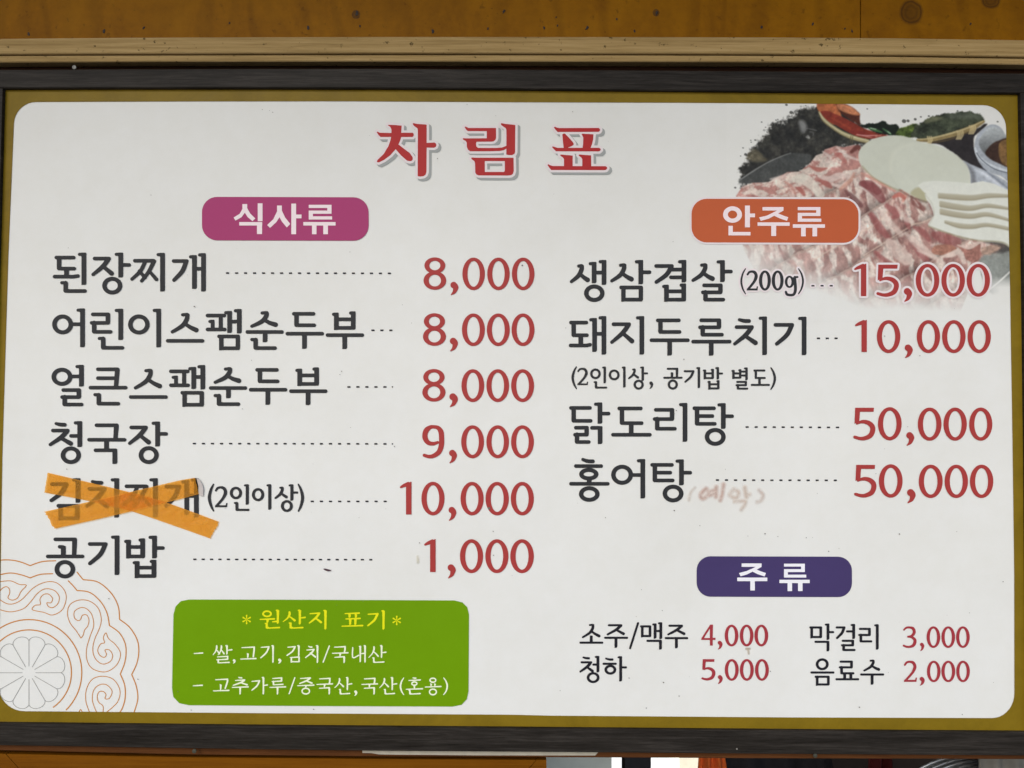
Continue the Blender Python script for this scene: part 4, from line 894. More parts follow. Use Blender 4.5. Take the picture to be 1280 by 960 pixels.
pstroke(fa((768, 135), (800, 190), (860, 245), (950, 305), (1060, 352), (1180, 382)), [1.0, 1.9, 2.2, 2.4, 2.5, 2.4], (160, 150, 112), .6)
pstroke(fa((775, 150), (810, 200), (870, 250), (960, 308), (1070, 350), (1180, 376)), .6, (205, 198, 165), .5, .7)
pstroke(fa((765, 152), (800, 215), (870, 270), (960, 330), (1060, 372), (1170, 400)), .6, (92, 84, 62), .5, .8)
for q in ((1035, 350), (1050, 355)): pstroke(fa((q[0], q[1] - 15), (q[0] - 4, q[1] + 40)), .5, (90, 80, 55), .4, .8)
paint(fb((540, 390), (700, 350), (850, 310), (960, 270), (1010, 235), (1040, 240), (980, 300), (930, 340), (925, 430), (960, 530), (1040, 630), (920, 610), (830, 545), (740, 470), (640, 410)), (46, 42, 42), .8, .8, 1, .25)
pstroke(fb((450, 372), (550, 370), (690, 340), (830, 298), (930, 258), (1008, 215)), [1.6, 2.6, 3.0, 3.4, 3.2, 1.6], (132, 116, 78), .7)
pstroke(fb((450, 366), (550, 358), (690, 326), (830, 284), (920, 250), (1000, 212)), [.5, .9, 1.0, 1.0, .8, .5], (186, 172, 128), .6, .85)
pstroke(fb((560, 395), (700, 372), (830, 325), (940, 280)), .9, (84, 70, 46), .7, .8)
for x, y, w_ in ((552, 372, 3), (800, 325, 4), (905, 280, 4)):
    for k_ in range(w_): pstroke(fb((x - 18 + k_ * 16, y - 30), (x - 8 + k_ * 14, y + 2), (x - 22 + k_ * 12, y + 38)), .8, (188, 172, 128), .5, .85)
# cloth and bowl at the right
paint(fb((830, 545), (900, 575), (1050, 640), (1150, 690), (1215, 740), (1215, 860), (1000, 760), (880, 760), (870, 640)), (164, 170, 176), .8, 0, 1, .12)
pstroke(fb((850, 560), (910, 640), (925, 735)), [.8, 2.4, 3.5], (92, 92, 94), 2.0, .6); pstroke(fb((940, 620), (1050, 680), (1200, 800)), [1, 2.5, 2], (205, 210, 216), 2.0, .8); pstroke(fb((1000, 610), (1100, 690), (1205, 770)), 1.0, (96, 102, 112), 1.4, .7)
paint(fb((932, 440), (938, 370), (970, 305), (1030, 255), (1090, 240), (1150, 265), (1195, 330), (1235, 340), (1235, 700), (1150, 672), (1050, 640), (980, 575), (945, 505)), (158, 164, 170), .7, 0, 1, .08)
paint(fb((968, 410), (985, 340), (1040, 275), (1090, 258), (1150, 280), (1200, 340), (1235, 380), (1235, 560), (1100, 540), (1020, 490)), (128, 132, 132), 1.0, 0, 1, .12, light=(.0, -.02, 1))
paint(fb((1022, 475), (1070, 410), (1130, 376), (1235, 366), (1235, 590), (1120, 560), (1050, 520)), (58, 42, 34), .8, .3, 1, .3)
paint(fb((1138, 400), (1235, 380), (1235, 585), (1150, 545)), (116, 88, 54), .8, .5, 1, .5)
pstroke(fb((936, 440), (960, 505), (1020, 560), (1110, 605), (1230, 640)), [1.4, 2.0, 2.0, 2.0, 2.0], (192, 198, 202), .6)
pstroke(fb((950, 480), (985, 530), (1050, 585), (1120, 622), (1230, 652)), .6, (70, 76, 84), .5, .8)
# meat: a heap at the back, sliced strips in front
meat = fa((70, 840), (120, 765), (200, 732), (340, 726), (400, 690), (500, 642), (600, 636), (690, 570), (740, 502), (800, 482), (815, 450), (910, 420), (970, 432), (1060, 410), (1150, 440)) + \
       [(1100, 225), (1124, 238), (1160, 250), (1168, 268), (1162, 283), (1195, 294), (1228, 302), (1258, 306), (1262, 318), (1215, 330), (1215, 352), (1200, 392), (1100, 394), (1000, 382), (950, 350), (930, 312), (920, 262)]
sl_, km, dm = region(meat, .6, .5, False)
x_, y_ = PX[sl_], PY[sl_]; wx, wy = WX[sl_], WY[sl_]
# marbled heap
hv = vnoise(wx * .8 + wy * .5, wy * 1.5, 11, 61, 5, .6); fat = np.clip((hv + (vnoise(wx, wy, 3.2, 66, 3) - .5) * .16 - .43) / .15, 0, 1)
heap = (1 - fat)[..., None] * np.array((172, 122, 112)) + fat[..., None] * np.array((205, 188, 174))
# strips: rows run down-left to up-right; bands cross each row
ux, uy = .86, -.51
wob = (vnoise(x_, y_, 26, 77, 3) - .5) * 9
across = .51 * x_ + .86 * y_ + wob * .8; row = (across - 735) / 46.5; ri = np.floor(row); rf = row - ri
along = (x_ * .6 + wx * .4) * ux + (y_ * .6 + wy * .4) * uy + rf * 12 + ri * 9 + wob
fib = vnoise(along * 1.0, across * .22, 3.2, 91, 4, .6); fib2 = vnoise(along, across * .3, 9, 95, 3)
bd = along / 26.0 + (fib2 - .5) * 1.0 + (vnoise(x_, y_, 24, 71, 3) - .5) * 1.5; bf = bd - np.floor(bd)
st = np.clip((np.abs(bf - .5) + (fib - .5) * .30 - .16) / .20, 0, 1)
strip_c = (1 - st)[..., None] * np.array((168, 128, 118)) + st[..., None] * np.array((202, 186, 173))
strip_c = strip_c * (1 + (fib - .5)[..., None] * .30)
dkb = (np.clip((vnoise(along, across * .45, 9, 81, 3) - .58) / .07, 0, 1) * (1 - st * .6))[..., None]; strip_c = strip_c * (1 - dkb * .4) + np.array((118, 74, 70)) * dkb * .4
edge = np.clip((.07 - rf) / .03, 0, 1)[..., None]; strip_c = strip_c * (1 - edge * .75) + np.array((204, 172, 156)) * edge * .6
shd = np.clip((rf - .80) / .18, 0, 1)[..., None]; strip_c = strip_c * (1 - .26 * shd)
tm = np.clip(((x_ - 1035) * .35 + (y_ - 222) * .9) / 14, 0, 1)[..., None]
mc = heap * (1 - tm) + strip_c * tm
g_l = mc.mean(-1, keepdims=True); mc = g_l + (mc - g_l) * .9
mc = mc * (1 + (vnoise(x_ + 40, y_, 16, 103, 3) - .5)[..., None] * .34)
mc = mc * (1 + (N2[sl_] - .5)[..., None] * .16 + (N1[sl_] - .5)[..., None] * .14)
k3 = km[..., None]; C[sl_] = C[sl_] * (1 - k3) + mc * k3; A[sl_] = np.maximum(A[sl_], km)
LT, PK, RD = (206, 190, 180), (186, 130, 118), (128, 62, 60)
for P, r_, c_, a_ in ((fa((560, 700), (640, 700), (720, 760), (780, 830)), [4, 7, 6, 5], (206, 200, 186), .8), (fa((800, 470), (860, 520), (820, 570)), [1, 2.2, 1], LT, .8), (fa((920, 430), (1000, 500), (1100, 540)), [1, 1.8, 1], LT, .8),
                       (fa((780, 680), (860, 700), (940, 670), (1040, 690)), [2, 4, 4, 1.5], LT, .75), (fa((870, 740), (960, 760), (1020, 700), (1060, 640)), [1.2, 2.8, 2, 1], LT, .8), (fa((690, 590), (760, 620), (830, 610)), [1, 3, 1], (156, 88, 78), .8),
                       (fa((760, 710), (830, 740), (870, 770)), [1, 3.5, 1.5], (150, 84, 76), .8), (fa((900, 480), (940, 500), (990, 560)), [1, 3.4, 1.5], (164, 98, 90), .7), (fa((1040, 470), (1090, 430), (1110, 450)), [2, 3, 2], (96, 54, 48), .9),
                       (fa((570, 770), (610, 790), (640, 830)), [1, 3, 2], (150, 82, 74), .8), (fa((480, 720), (540, 770), (570, 830)), [.8, 2, 1], PK, .7), (fa((360, 700), (430, 690), (520, 660)), [1, 2.4, 1], LT, .7),
                       (fa((950, 780), (1040, 700), (1060, 650)), [2, 2.6, 1.4], (190, 138, 118), .6), (fa((990, 800), (1040, 850), (1120, 920)), [1.5, 4, 3], (96, 58, 58), .7), (fa((1060, 700), (1160, 790), (1290, 880)), [1, 1.8, 1.4], LT, .9), (fa((1120, 740), (1190, 750), (1260, 800)), [3, 6, 5], (112, 62, 62), .75),
                       (fb((0, 740), (80, 790), (150, 870)), [4, 6, 5], (126, 70, 70), .7), (fb((-20, 650), (120, 720), (260, 800)), [1.3, 2.4, 1.6], (190, 140, 126), .8), (fb((310, 790), (360, 790), (330, 880)), [2, 3.6, 2], (196, 142, 128), .9), (fb((250, 850), (300, 830), (340, 860)), [2, 3, 2], (176, 104, 92), .9),
                       (fb((400, 850), (430, 900), (500, 950)), [2, 4, 3], (120, 72, 66), .7), (fb((420, 870), (460, 925)), [.6, .6], LT, .8)): pstroke(P, r_, c_, 1.0, a_)
for P in (((0, 508), (180, 395), (390, 262)), ((-400, 540), (-200, 420), (100, 250), (240, 70)), ((380, 262), (470, 240), (560, 200)), ((-560, 370), (-440, 290), (-260, 160), (-120, 40))): pstroke(fd(*P), [.9] * len(P), (208, 184, 166), .9, .7)
for P, r_ in ((((60, 180), (130, 290), (210, 380)), [3, 5, 2]), (((330, 190), (350, 260), (370, 300)), [2, 3, 1]), (((180, 110), (260, 170), (240, 200)), [3, 5, 3]), (((380, 400), (450, 480), (500, 550)), [1, 5, 4]), (((400, 280), (470, 320), (520, 380)), [2, 4, 3]), (((560, 340), (650, 370), (740, 400)), [4, 8, 6]), (((90, 480), (160, 540), (220, 570)), [2, 3, 2])): pstroke(fd(*P), r_, (140, 80, 78), 1.2, .7)
for P, r_ in ((((130, 150), (220, 260), (300, 340)), [2, 4, 3]), (((330, 330), (440, 430), (560, 520)), [2, 5, 3]), (((200, 400), (280, 480), (340, 550)), [5, 9, 6]), (((250, 100), (330, 210), (390, 240)), [1, 3, 2]), (((430, 470), (560, 520), (640, 570)), [1, 2, 1.4])): pstroke(fd(*P), r_, (205, 186, 174), 1.4, .75)
paint(fd((540, 470), (570, 430), (640, 420), (720, 430), (735, 470), (650, 500), (570, 500)), (162, 114, 96), 1.0, .6, .95, .3)
pstroke(fd((620, 520), (700, 500), (760, 480), (800, 560)), [1, 3.6, 3, 3], (206, 188, 176), 1.0, .9)
paint(fd((740, 420), (820, 440), (930, 395), (955, 430), (930, 530), (880, 560), (820, 540), (790, 480)), (158, 112, 100), .9, .8, 1, .4); pstroke(fd((750, 425), (840, 445), (935, 400), (945, 470)), [.8, 2.2, 2, 2], (204, 184, 172), .8, .9)
paint(fd((940, 450), (1000, 430), (1080, 415), (1120, 425), (1080, 470), (1000, 505), (950, 500)), (164, 138, 122), 1.0, .6, 1, .4)
paint(fd((940, 520), (1050, 490), (1190, 430), (1190, 760), (1110, 800), (1000, 800), (930, 620)), (128, 132, 126), 1.6, 1.6, .95, .15)
paint(fd((960, 400), (1080, 400), (1190, 440), (1190, 470), (1040, 490), (1090, 440)), (60, 56, 54), 1.8, .5, .8)
pstroke(fd((1010, 775), (1090, 710), (1175, 630)), [.9, 1.0, .8], (216, 216, 210), .6)
C = C * (1 + np.clip(A, 0, 1)[..., None] * ((N2 - .5) * .12 + (N4 - .5) * .20)[..., None])
# onion slices
on = (190, 193, 178)
o1 = [(1073, 195), (1077, 184), (1091, 174), (1110, 169.5), (1130, 170.3), (1146, 176), (1157, 183), (1150, 205), (1135, 225), (1124, 238), (1108, 231), (1090, 220), (1077, 208)]
paint(o1, on, .7, 0, 1, .03)
pstroke([(1078, 208), (1092, 222), (1112, 233), (1124, 238)], .8, (150, 140, 108), 1.0, .7)
o2 = fb((222, 600), (238, 510), (295, 440), (400, 400), (520, 396), (640, 425), (745, 475), (825, 545), (875, 612), (892, 690), (880, 780), (700, 900), (520, 880), (400, 835), (310, 780), (245, 690))
paint(o2, (194, 197, 182), .7, 0, 1, .03)
pstroke(fb((225, 640), (232, 520), (295, 442), (400, 402)), 2.0, (200, 202, 186), 2.0, .6)
for sc_ in (.82, .6, .4):
    cx, cy = 1080 + 640 / 6.737, 120 + 620 / 6.737
    pstroke([(cx + (a - cx) * sc_, cy + (b - cy) * sc_) for a, b in o2[4:11]], .9, (196, 198, 182), 1.5, .35)
pstroke(fb((780, 500), (860, 580), (892, 680), (885, 740)), .7, (206, 206, 188), .8, .7)
paint(fb((390, 820), (450, 770), (540, 800), (530, 890), (450, 860)), (168, 164, 132), 1.4, .4, .9)
pstroke(fb((300, 790), (400, 850), (530, 895)), 1.0, (92, 74, 62), 1.2, .6)
# white mushroom slices
mw = (209, 211, 200)
paint(fb((452, 752), (500, 722), (600, 714), (760, 722), (900, 735), (1000, 716), (1100, 740), (1190, 785), (1230, 800), (1230, 900), (620, 900), (560, 840), (505, 812)), mw, .7, .3, 1, .05, sm=False)
paint(fd((486, 15), (560, 0), (700, -20), (1190, -10), (1190, 460), (1110, 400), (1000, 385), (900, 380), (720, 340), (600, 305), (520, 272), (512, 255), (560, 190), (545, 110), (500, 62)), mw, .7, .5, 1, .05, sm=False)
for P, r_ in ((((600, 28), (740, 40), (870, 45), (1000, 28), (1150, 30)), [3.1, 3.4, 3.2, 2.8, 1.8]), (((612, 95), (740, 118), (860, 128), (990, 108), (1160, 132)), [3.6, 3.5, 3.0, 2.5, 1.3]), (((614, 155), (740, 180), (860, 192), (990, 178), (1160, 222)), [3.5, 3.4, 3.0, 2.5, 1.5]), (((650, 238), (760, 268), (870, 275), (990, 262), (1170, 295)), [1.6, 2.9, 2.7, 2.2, 2.0])):
    pstroke(fd(*P), r_, (172, 167, 146), 1.1); pstroke([(a, b + r_[i] * .5) for i, (a, b) in enumerate(fd(*P))], [.45 * q for q in r_], (156, 149, 126), 1.8, .7); x__, y__ = fd(P[0])[0]; pstroke([(x__ - 3.2, y__ - 4), (x__ - 3.2, y__ + 4)], 1.8, mw, .9); pstroke([(a, b + r_[i] * .9) for i, (a, b) in enumerate(fd(*P))], .5, (126, 118, 96), .6, .6)
pstroke(fd((520, 275), (720, 345), (900, 386), (1100, 402), (1165, 440)), 1.0, (150, 146, 118), .9, .7)
pstroke(fd((490, 20), (520, 60), (545, 100), (560, 180), (520, 265)), .7, (176, 174, 156), .8, .5)
# soft focus of the print, then fine grain
for _ in range(2):
    Cp = np.pad(C, ((1, 1), (1, 1), (0, 0)), mode='edge')
    C = (Cp[:-2, 1:-1] + Cp[2:, 1:-1] + Cp[1:-1, :-2] + Cp[1:-1, 2:] + 2 * C) / 6
# fade to paper
fade = np.clip((PY - (338 + (PX - 1000) * .03)) / 46, 0, 1) ** 1.0
fl2 = np.clip((1000 - PX) / 70, 0, 1) * np.clip((PY - 300) / 12, 0, 1)
paper = np.array((213, 213, 207.0))
fk = np.clip(fade + .55 * fl2 + .45 * np.clip((PY - 304) / 40, 0, 1) * np.clip((1080 - PX) / 60, 0, 1), 0, 1)[..., None]
C = C * (1 - fk) + paper * fk
rgd = np.clip((PX - 1225) / 25, 0, 1) * np.clip((PY - 345) / 14, 0, 1); C = C * (1 - rgd[..., None]) + paper * rgd[..., None]
rs = np.random.RandomState(4)
for x, y, r_ in [(983, 131, 1.2), (989, 140.5, 1.9), (976, 152, 1.5), (952, 152.5, .6), (1124, 162, .5), (919, 234.5, 1.0), (1135, 151, 1.6), (1130, 151.38, 2.3), (1144, 149, 1.4), (1151, 146, .8), (1197, 138.5, .7), (1247, 152, .8), (932, 193, 1.6), (944, 175, .8), (1161, 145, .9), (1084, 136, .6)] + [(rs.uniform(925, 1010), 0, rs.uniform(.25, .6)) for _ in range(26)]:
    if y == 0: y = 195 - (x - 925) * .72 + rs.uniform(-14, 2)
    pstroke([(x - .3, y), (x + .4, y + .2)], r_, (62, 62, 58), .6, .8)
lin = np.where(C / 255 <= .04045, C / 255 / 12.92, ((np.clip(C, 0, 255) / 255 + .055) / 1.055) ** 2.4)
wl = np.array(s2l((213, 213, 207))); lin = lin / wl * np.array((.80, .80, .775)); lin = np.clip(lin, 0.01, .84)
ny_, nx_ = PX.shape
ddx = ((PX - 640) / F).ravel(); ddz = (-(PY - 480) / F).ravel()
Rm = np.array(ROT); dv = np.stack([ddx, ddz, -np.ones_like(ddx)], 1) @ Rm.T
tt = (layer(1) - CAM.y) / dv[:, 1]; V3 = np.array(CAM) + dv * tt[:, None]
idx = np.arange(ny_ * nx_).reshape(ny_, nx_)
qf = np.stack([idx[1:, :-1].ravel(), idx[1:, 1:].ravel(), idx[:-1, 1:].ravel(), idx[:-1, :-1].ravel()], 1)
me = bpy.data.meshes.new('food_picture'); me.vertices.add(len(V3)); me.vertices.foreach_set('co', V3.ravel().astype(np.float32))
me.loops.add(qf.size); me.loops.foreach_set('vertex_index', qf.ravel().astype(np.int32))
me.polygons.add(len(qf)); me.polygons.foreach_set('loop_start', np.arange(0, qf.size, 4, dtype=np.int32)); me.polygons.foreach_set('loop_total', np.full(len(qf), 4, np.int32))
me.update(); ca = me.color_attributes.new('print', 'FLOAT_COLOR', 'POINT')
ca.data.foreach_set('color', np.concatenate([lin.reshape(-1, 3), np.ones((ny_ * nx_, 1))], 1).ravel().astype(np.float32))
M['photo'] = print_mat('printed_photo', attr='print', rough=.38)
link('food_picture', me, board, M['photo'], label='printed picture of sliced pork, onion, mushroom slices and a pepper basket')
# ------------------------------------------------------------------ dirt on the face
sp = Ink()
for x, y, r_ in [(328, 136.8, .6), (337, 138, .5), (341, 140.2, .7), (584, 130.5, .6), (716, 139.5, .7), (547, 198, .8), (841.5, 302, .6), (427, 464, .8), (425, 468, .7), (493, 557.8, .8), (83.5, 586.3, .8), (524.5, 678.5, .9), (616.5, 664, .9), (617, 694, .9), (449, 647, .5), (611.5, 635.38, 2.3), (956.5, 667, 1.1), (1124.5, 667.5, 1.2), (1008, 672, .8), (1095, 592, .6), (1106, 561, .5), (1036, 689, .9), (828, 763, .7), (802, 737, .6), (972.5, 670.5, .7),
                 (843, 638, 1.1), (875, 657, .7), (935, 670, .6), (795.5, 770.5, .5), (829.5, 853, 1.1), (786.5, 847.5, .9), (849, 870, .9), (963, 839, .9), (808, 885, .9), (1074.5, 884, 1.1), (1254, 727, .9), (1212, 766, .6), (136, 748.3, .9), (172.5, 849, .9), (239, 887.5, .8), (392, 886.5, 1.0), (1203, 893, .8), (1016, 672, .5), (243, 383, 1.2), (303, 511, .7), (1150, 444.5, .8), (1106, 420, .8), (757, 647, .8), (855, 449, .9), (1242, 853, .5), (1184, 769, .4), (845.5, 513, .9), (843, 517, .8), (653, 331.5, 1.3), (503, 381, .6), (454, 752, .5), (398.5, 835.4, .7), (222.5, 864.5, .7)]:
    sp.cone((x - .3, y), (x + .3, y + .25), r_ * .66, r_ * .45)
rs = np.random.RandomState(11)
for _ in range(60):
    x, y = rs.uniform(20, 1255), rs.uniform(135, 885)
    if 915 < x and y < 330: continue
    r_ = rs.uniform(.18, .5); sp.cone((x, y), (x + rs.uniform(-.5, .5), y + rs.uniform(-.4, .4)), r_, r_ * .6)
M['speck'] = plain('fly_speck', (.16, .14, .12), .8)
link('dirt_specks', ink_mesh('dirt_specks', sp, layer(9), .5), board, M['speck'], kind='stuff', label='tiny dark fly specks scattered over the white face')
d_ = Ink(); d_.line([(405, 711.2), (409, 712.6), (413.4, 713.2)], [.7, 1.3, .6]); 
put('dirt_mark', d_, plain('maroon_mark', (.07, .03, .04), .7), 'small maroon dash mark under the sixth dotted leader', 9, .25)
# soft stains: small grids whose transparency follows a blurred stroke field
def stain(name, strokes, bbox, col, label, al=.6, soft=1.6, seed=3, k_=9):
    x0, y0, x1, y1 = bbox; xs = np.arange(x0, x1, .7); ys = np.arange(y0, y1, .7); X, Y = np.meshgrid(xs, ys); D = np.full(X.shape, 9.0)
    for P, r_ in strokes:
        Q = spline(P, 5) if len(P) > 2 else P
        for a, b in zip(Q, Q[1:]): D = np.minimum(D, d_cone(X, Y, *a, *b, r_, r_))
    a_ = np.clip(.5 - D / (2 * soft), 0, 1) * al * np.clip(.35 + 1.2 * vnoise(X, Y, 4, seed, 3), 0, 1)
    n1, n2 = X.shape; vs = [tuple(W(x, y, layer(k_))) for x, y in zip(X.ravel(), Y.ravel())]; id_ = np.arange(n1 * n2).reshape(n1, n2)
    fs = [(int(id_[j + 1, i]), int(id_[j + 1, i + 1]), int(id_[j, i + 1]), int(id_[j, i])) for j in range(n1 - 1) for i in range(n2 - 1) if a_[j:j + 2, i:i + 2].max() > .01]
    me = mesh(name, vs, fs); at = me.attributes.new('cover', 'FLOAT', 'POINT'); at.data.foreach_set('value', a_.ravel().astype(np.float32))
    m, n, l, b = mat(name); b.inputs['Base Color'].default_value = (*col, 1); b.inputs['Roughness'].default_value = .6
    an = n.new('ShaderNodeAttribute'); an.attribute_name = 'cover'; l.new(an.outputs['Fac'], b.inputs['Alpha'])
    return link(name, me, board, m, label=label)
zi = lambda *P: [(700 + x / 4.741, 560 + y / 4.741) for x, y in P]
stain('smudged_note', [(zi((800, 235), (775, 265), (765, 310)), .7)], (856, 604, 874, 632), (.50, .30, .18), 'faint smudged opening bracket after the fourth side dish', .38, 2.3)
stain('smudged_note', [(zi((865, 240), (832, 278), (850, 300), (882, 270), (868, 242)), 1.3), (zi((885, 258), (915, 250)), 1.0), (zi((882, 282), (915, 272)), 1.0), (zi((925, 232), (925, 290)), 1.4), (zi((970, 215), (962, 270), (950, 310)), 1.1)], (872, 600, 910, 630), (.50, .17, .08), 'smudged reddish handwritten syllable 예', .60, 3.0, 5)
stain('smudged_note', [(zi((1030, 245), (1005, 280), (1045, 295), (1060, 265), (1035, 245)), 1.1), (zi((1095, 235), (1105, 290)), 1.4), (zi((1100, 270), (1125, 275)), .9), (zi((1035, 318), (1100, 318), (1075, 365)), 1.0)], (908, 604, 942, 642), (.52, .25, .10), 'smudged faded handwritten syllable 약', .46, 3.1, 8)
stain('smudged_note', [(zi((1180, 250), (1205, 280), (1190, 310), (1170, 320)), 1.3)], (940, 608, 962, 632), (.5, .27, .17), 'smudged faded closing bracket', .45, 2.7, 9)
stain('stain', [([(933, 811), (937, 811)], 1.0), ([(935.2, 812), (936, 817)], .8)], (928, 806, 943, 822), (.34, .20, .04), 'small rusty drip below the price 4,000', .6, 1.2)
stain('stain', [([(522, 696), (522.5, 703)], 1.0)], (514, 688, 530, 710), (.5, .42, .22), 'pale yellow drip left of the price 1,000', .5, 1.6)
# ------------------------------------------------------------------ orange tape cross
def tape_mat(name, deep, thin):
    m, n, l, b = mat(name); tc = n.new('ShaderNodeTexCoord')
    n1 = node(n, 'ShaderNodeTexNoise', Scale=38.0, Detail=6.0, Roughness=.7, Distortion=1.6); n2 = node(n, 'ShaderNodeTexNoise', Scale=14.0, Detail=3.0)
    l.new(tc.outputs['Object'], n1.inputs['Vector']); l.new(tc.outputs['Object'], n2.inputs['Vector'])
    rp = ramp(n, [(.3, deep), (.7, thin)]); l.new(n1.outputs[0], rp.inputs[0]); l.new(rp.outputs[0], b.inputs['Base Color'])
    b.inputs['Roughness'].default_value = .38
    tr = n.new('ShaderNodeBsdfTransparent'); tr.inputs[0].default_value = (1.0, .66, .22, 1)
    mx = n.new('ShaderNodeMixShader'); mr = n.new('ShaderNodeMapRange'); mr.inputs[1].default_value = .3; mr.inputs[2].default_value = .7; mr.inputs[3].default_value = -.06; mr.inputs[4].default_value = .06
    at = n.new('ShaderNodeAttribute'); at.attribute_name = 'tape_cover'; ad = n.new('ShaderNodeMath'); ad.operation = 'ADD'; l.new(at.outputs['Fac'], ad.inputs[1])
    l.new(n2.outputs[0], mr.inputs[0]); l.new(mr.outputs[0], ad.inputs[0]); l.new(ad.outputs[0], mx.inputs[0]); l.new(tr.outputs[0], mx.inputs[1]); l.new(b.outputs[0], mx.inputs[2])
    bp = n.new('ShaderNodeBump'); bp.inputs['Strength'].default_value = .8; bp.inputs['Distance'].default_value = .002; l.new(n1.outputs[0], bp.inputs['Height']); l.new(bp.outputs[0], b.inputs['Normal'])
    l.new(mx.outputs[0], n['Material Output'].inputs[0]); return m
M['tape'] = tape_mat('orange_tape', (.76, .29, .014), (.88, .39, .03))
zd = lambda *P: [(40 + x / 5.333, 580 + y / 5.333) for x, y in P]
def tape(up, lo, name, label, lift=lambda u, v: 0, k_=11, rag=(0, 0), seed=1, dens=(.3, .5)):
    U = spline(zd(*up), 14); L_ = spline(zd(*lo), 14); nu = 90; nv = 12
    def samp(P, t):
        i = min(int(t * (len(P) - 1)), len(P) - 2); f_ = t * (len(P) - 1) - i
        return np.array(P[i]) * (1 - f_) + np.array(P[i + 1]) * f_
    rs = np.random.RandomState(seed); j0 = rs.rand(nv + 1) - .5; j1 = rs.rand(nv + 1) - .5; vs = []
    for a in range(nu + 1):
        for b in range(nv + 1):
            t = a / nu; v = b / nv
            p_ = samp(U, t) * (1 - v) + samp(L_, t) * v; dr = samp(U, min(1, t + .02)) - samp(U, max(0, t - .02)); dr /= np.hypot(*dr)
            if a == 0: p_ = p_ + dr * j0[b] * rag[0]
            if a == nu: p_ = p_ + dr * j1[b] * rag[1]
            wr = .00012 * math.sin(t * 60 + v * 3) * math.sin(v * 3.1) + .00010 * math.sin(t * 23 + 5 * v)
            vs.append(W(p_[0], p_[1], layer(k_) - abs(wr) - lift(t, v)))
    fs = [(a * (nv + 1) + b, a * (nv + 1) + b + 1, (a + 1) * (nv + 1) + b + 1, (a + 1) * (nv + 1) + b) for a in range(nu) for b in range(nv)]
    tm_ = mesh(name, vs, fs, True); at = tm_.attributes.new('tape_cover', 'FLOAT', 'POINT')
    at.data.foreach_set('value', [dens[0] + (dens[1] - dens[0]) * (a / nu) + (.14 if b in (0, nv) or a in (0, nu) else 0) for a in range(nu + 1) for b in range(nv + 1)])
    o = link(name, tm_, None, M['tape'], label=label, category='tape'); o['group'] = 'orange tape strips crossing out a menu item'
    return o
tape([(105, 58), (370, 120), (640, 185), (850, 242), (1050, 312), (1246, 385)], [(83, 190), (350, 240), (520, 280), (655, 312), (900, 395), (1190, 497)], 'tape_strip',
     'orange tape strip running from upper left down to lower right across the crossed-out dish', k_=11, rag=(.8, 2.2), seed=2, dens=(.34, .50))
tape([(82, 318), (350, 258), (640, 190), (830, 145), (990, 108), (1085, 92)], [(150, 431), (400, 376), (650, 318), (850, 268), (1000, 230), (1112, 200)], 'tape_strip',
     'orange tape strip rising from lower left to upper right, its right end curling off', lift=lambda t, v: .0022 * max(0, (t - .95) / .05) ** 2 * (1 - .5 * v), k_=13, rag=(2.6, 1.4), seed=5, dens=(.38, .36))
M['tape_back'] = plain('pale_tape_back', (.55, .50, .48), .45)
P = zd((1096, 92), (1118, 104), (1134, 132), (1143, 165), (1141, 216), (1122, 212), (1108, 200), (1110, 150))
vs = [tuple(W(x, y, layer(12) - .0006 * (i in (1, 2, 3)))) for i, (x, y) in enumerate(P)]
bpy.data.objects['tape_strip.001'] and link('folded_end', mesh('folded_end', vs, [(7, 6, 5, 4, 3, 2, 1, 0)]), bpy.data.objects['tape_strip.001'], M['tape_back'], label='pale curled end of the tape')
# ------------------------------------------------------------------ screws
M['steel'] = plain('dull_steel', (.16, .16, .15), .5, .5)
M['clip'] = plain('clear_plastic_dot', (.05, .05, .035), .4)
nail(93, 84.2, 2.6, board, -.004, M['steel'], 'screw'); nail(243, 938.8, 2.6, board, YF + .001, M['clip'], 'screw'); nail(1019, 944.4, 2.6, board, YF + .001, M['clip'], 'screw')
nail(921, 936, 1.0, board, YF, plain('pale_chip', (.2, .19, .17), .7), 'paint_chip')
# ------------------------------------------------------------------ below the board
strip('window_sill', [(-420, 925), (0, 930), (640, 936), (1280, 940), (1700, 942)], [(-420, 936), (0, 938.4), (240, 943.8), (450, 946), (700, 947), (960, 948.4), (1280, 949.4), (1700, 952)], .004, .05, M['sill'], None,
      xs=[-420, 0, 120, 240, 345, 450, 700, 960, 1280, 1700], label='red-brown timber ledge running right under the menu board', category='ledge')
rail = [(453, 940.4), (460, 939.9), (600, 940.4), (744, 942.2), (750, 949), (683, 948), (683, 945.2), (600, 944.3), (500, 943.6), (474, 943.4), (466, 941.6), (453, 941.6)]
prism('light_rail', [(453, 938), (748, 940), (744, 944.4), (600, 944.2), (500, 943.4), (474, 943.0), (464, 941.4), (453, 941.2)], .0015, .006, plain('cream_plastic', (.42, .38, .30), .5), None,
      label='thin cream strip along the underside of the menu board frame', category='strip')
wf = empty('wooden_frame', (0, 0, 0), 'orange-brown varnished wooden window frame under the left half of the board', 'window frame')
prism('rail', [(8, 942.6), (240, 946.6), (450, 948.6), (670, 950), (640, 985), (46, 985)], .012, .045, M['orange_wood'], wf, label='top rail of the orange-brown frame')
prism('stile', [(-120, 938), (7, 942.6), (45, 985), (45, 1250), (-120, 1250)], .012, .045, M['orange_wood'], wf, label='left stile with a mitred corner')
prism('stile', [(671, 950), (683, 950), (686, 1250), (641, 1250), (641, 985)], .012, .045, M['orange_wood'], wf, label='right stile with a mitred corner')
prism('pane', [(44, 984), (642, 984), (642, 1250), (44, 1250)], .03, .034, plain('dark_glass', (.02, .02, .02), .08), wf, label='dark glass pane')
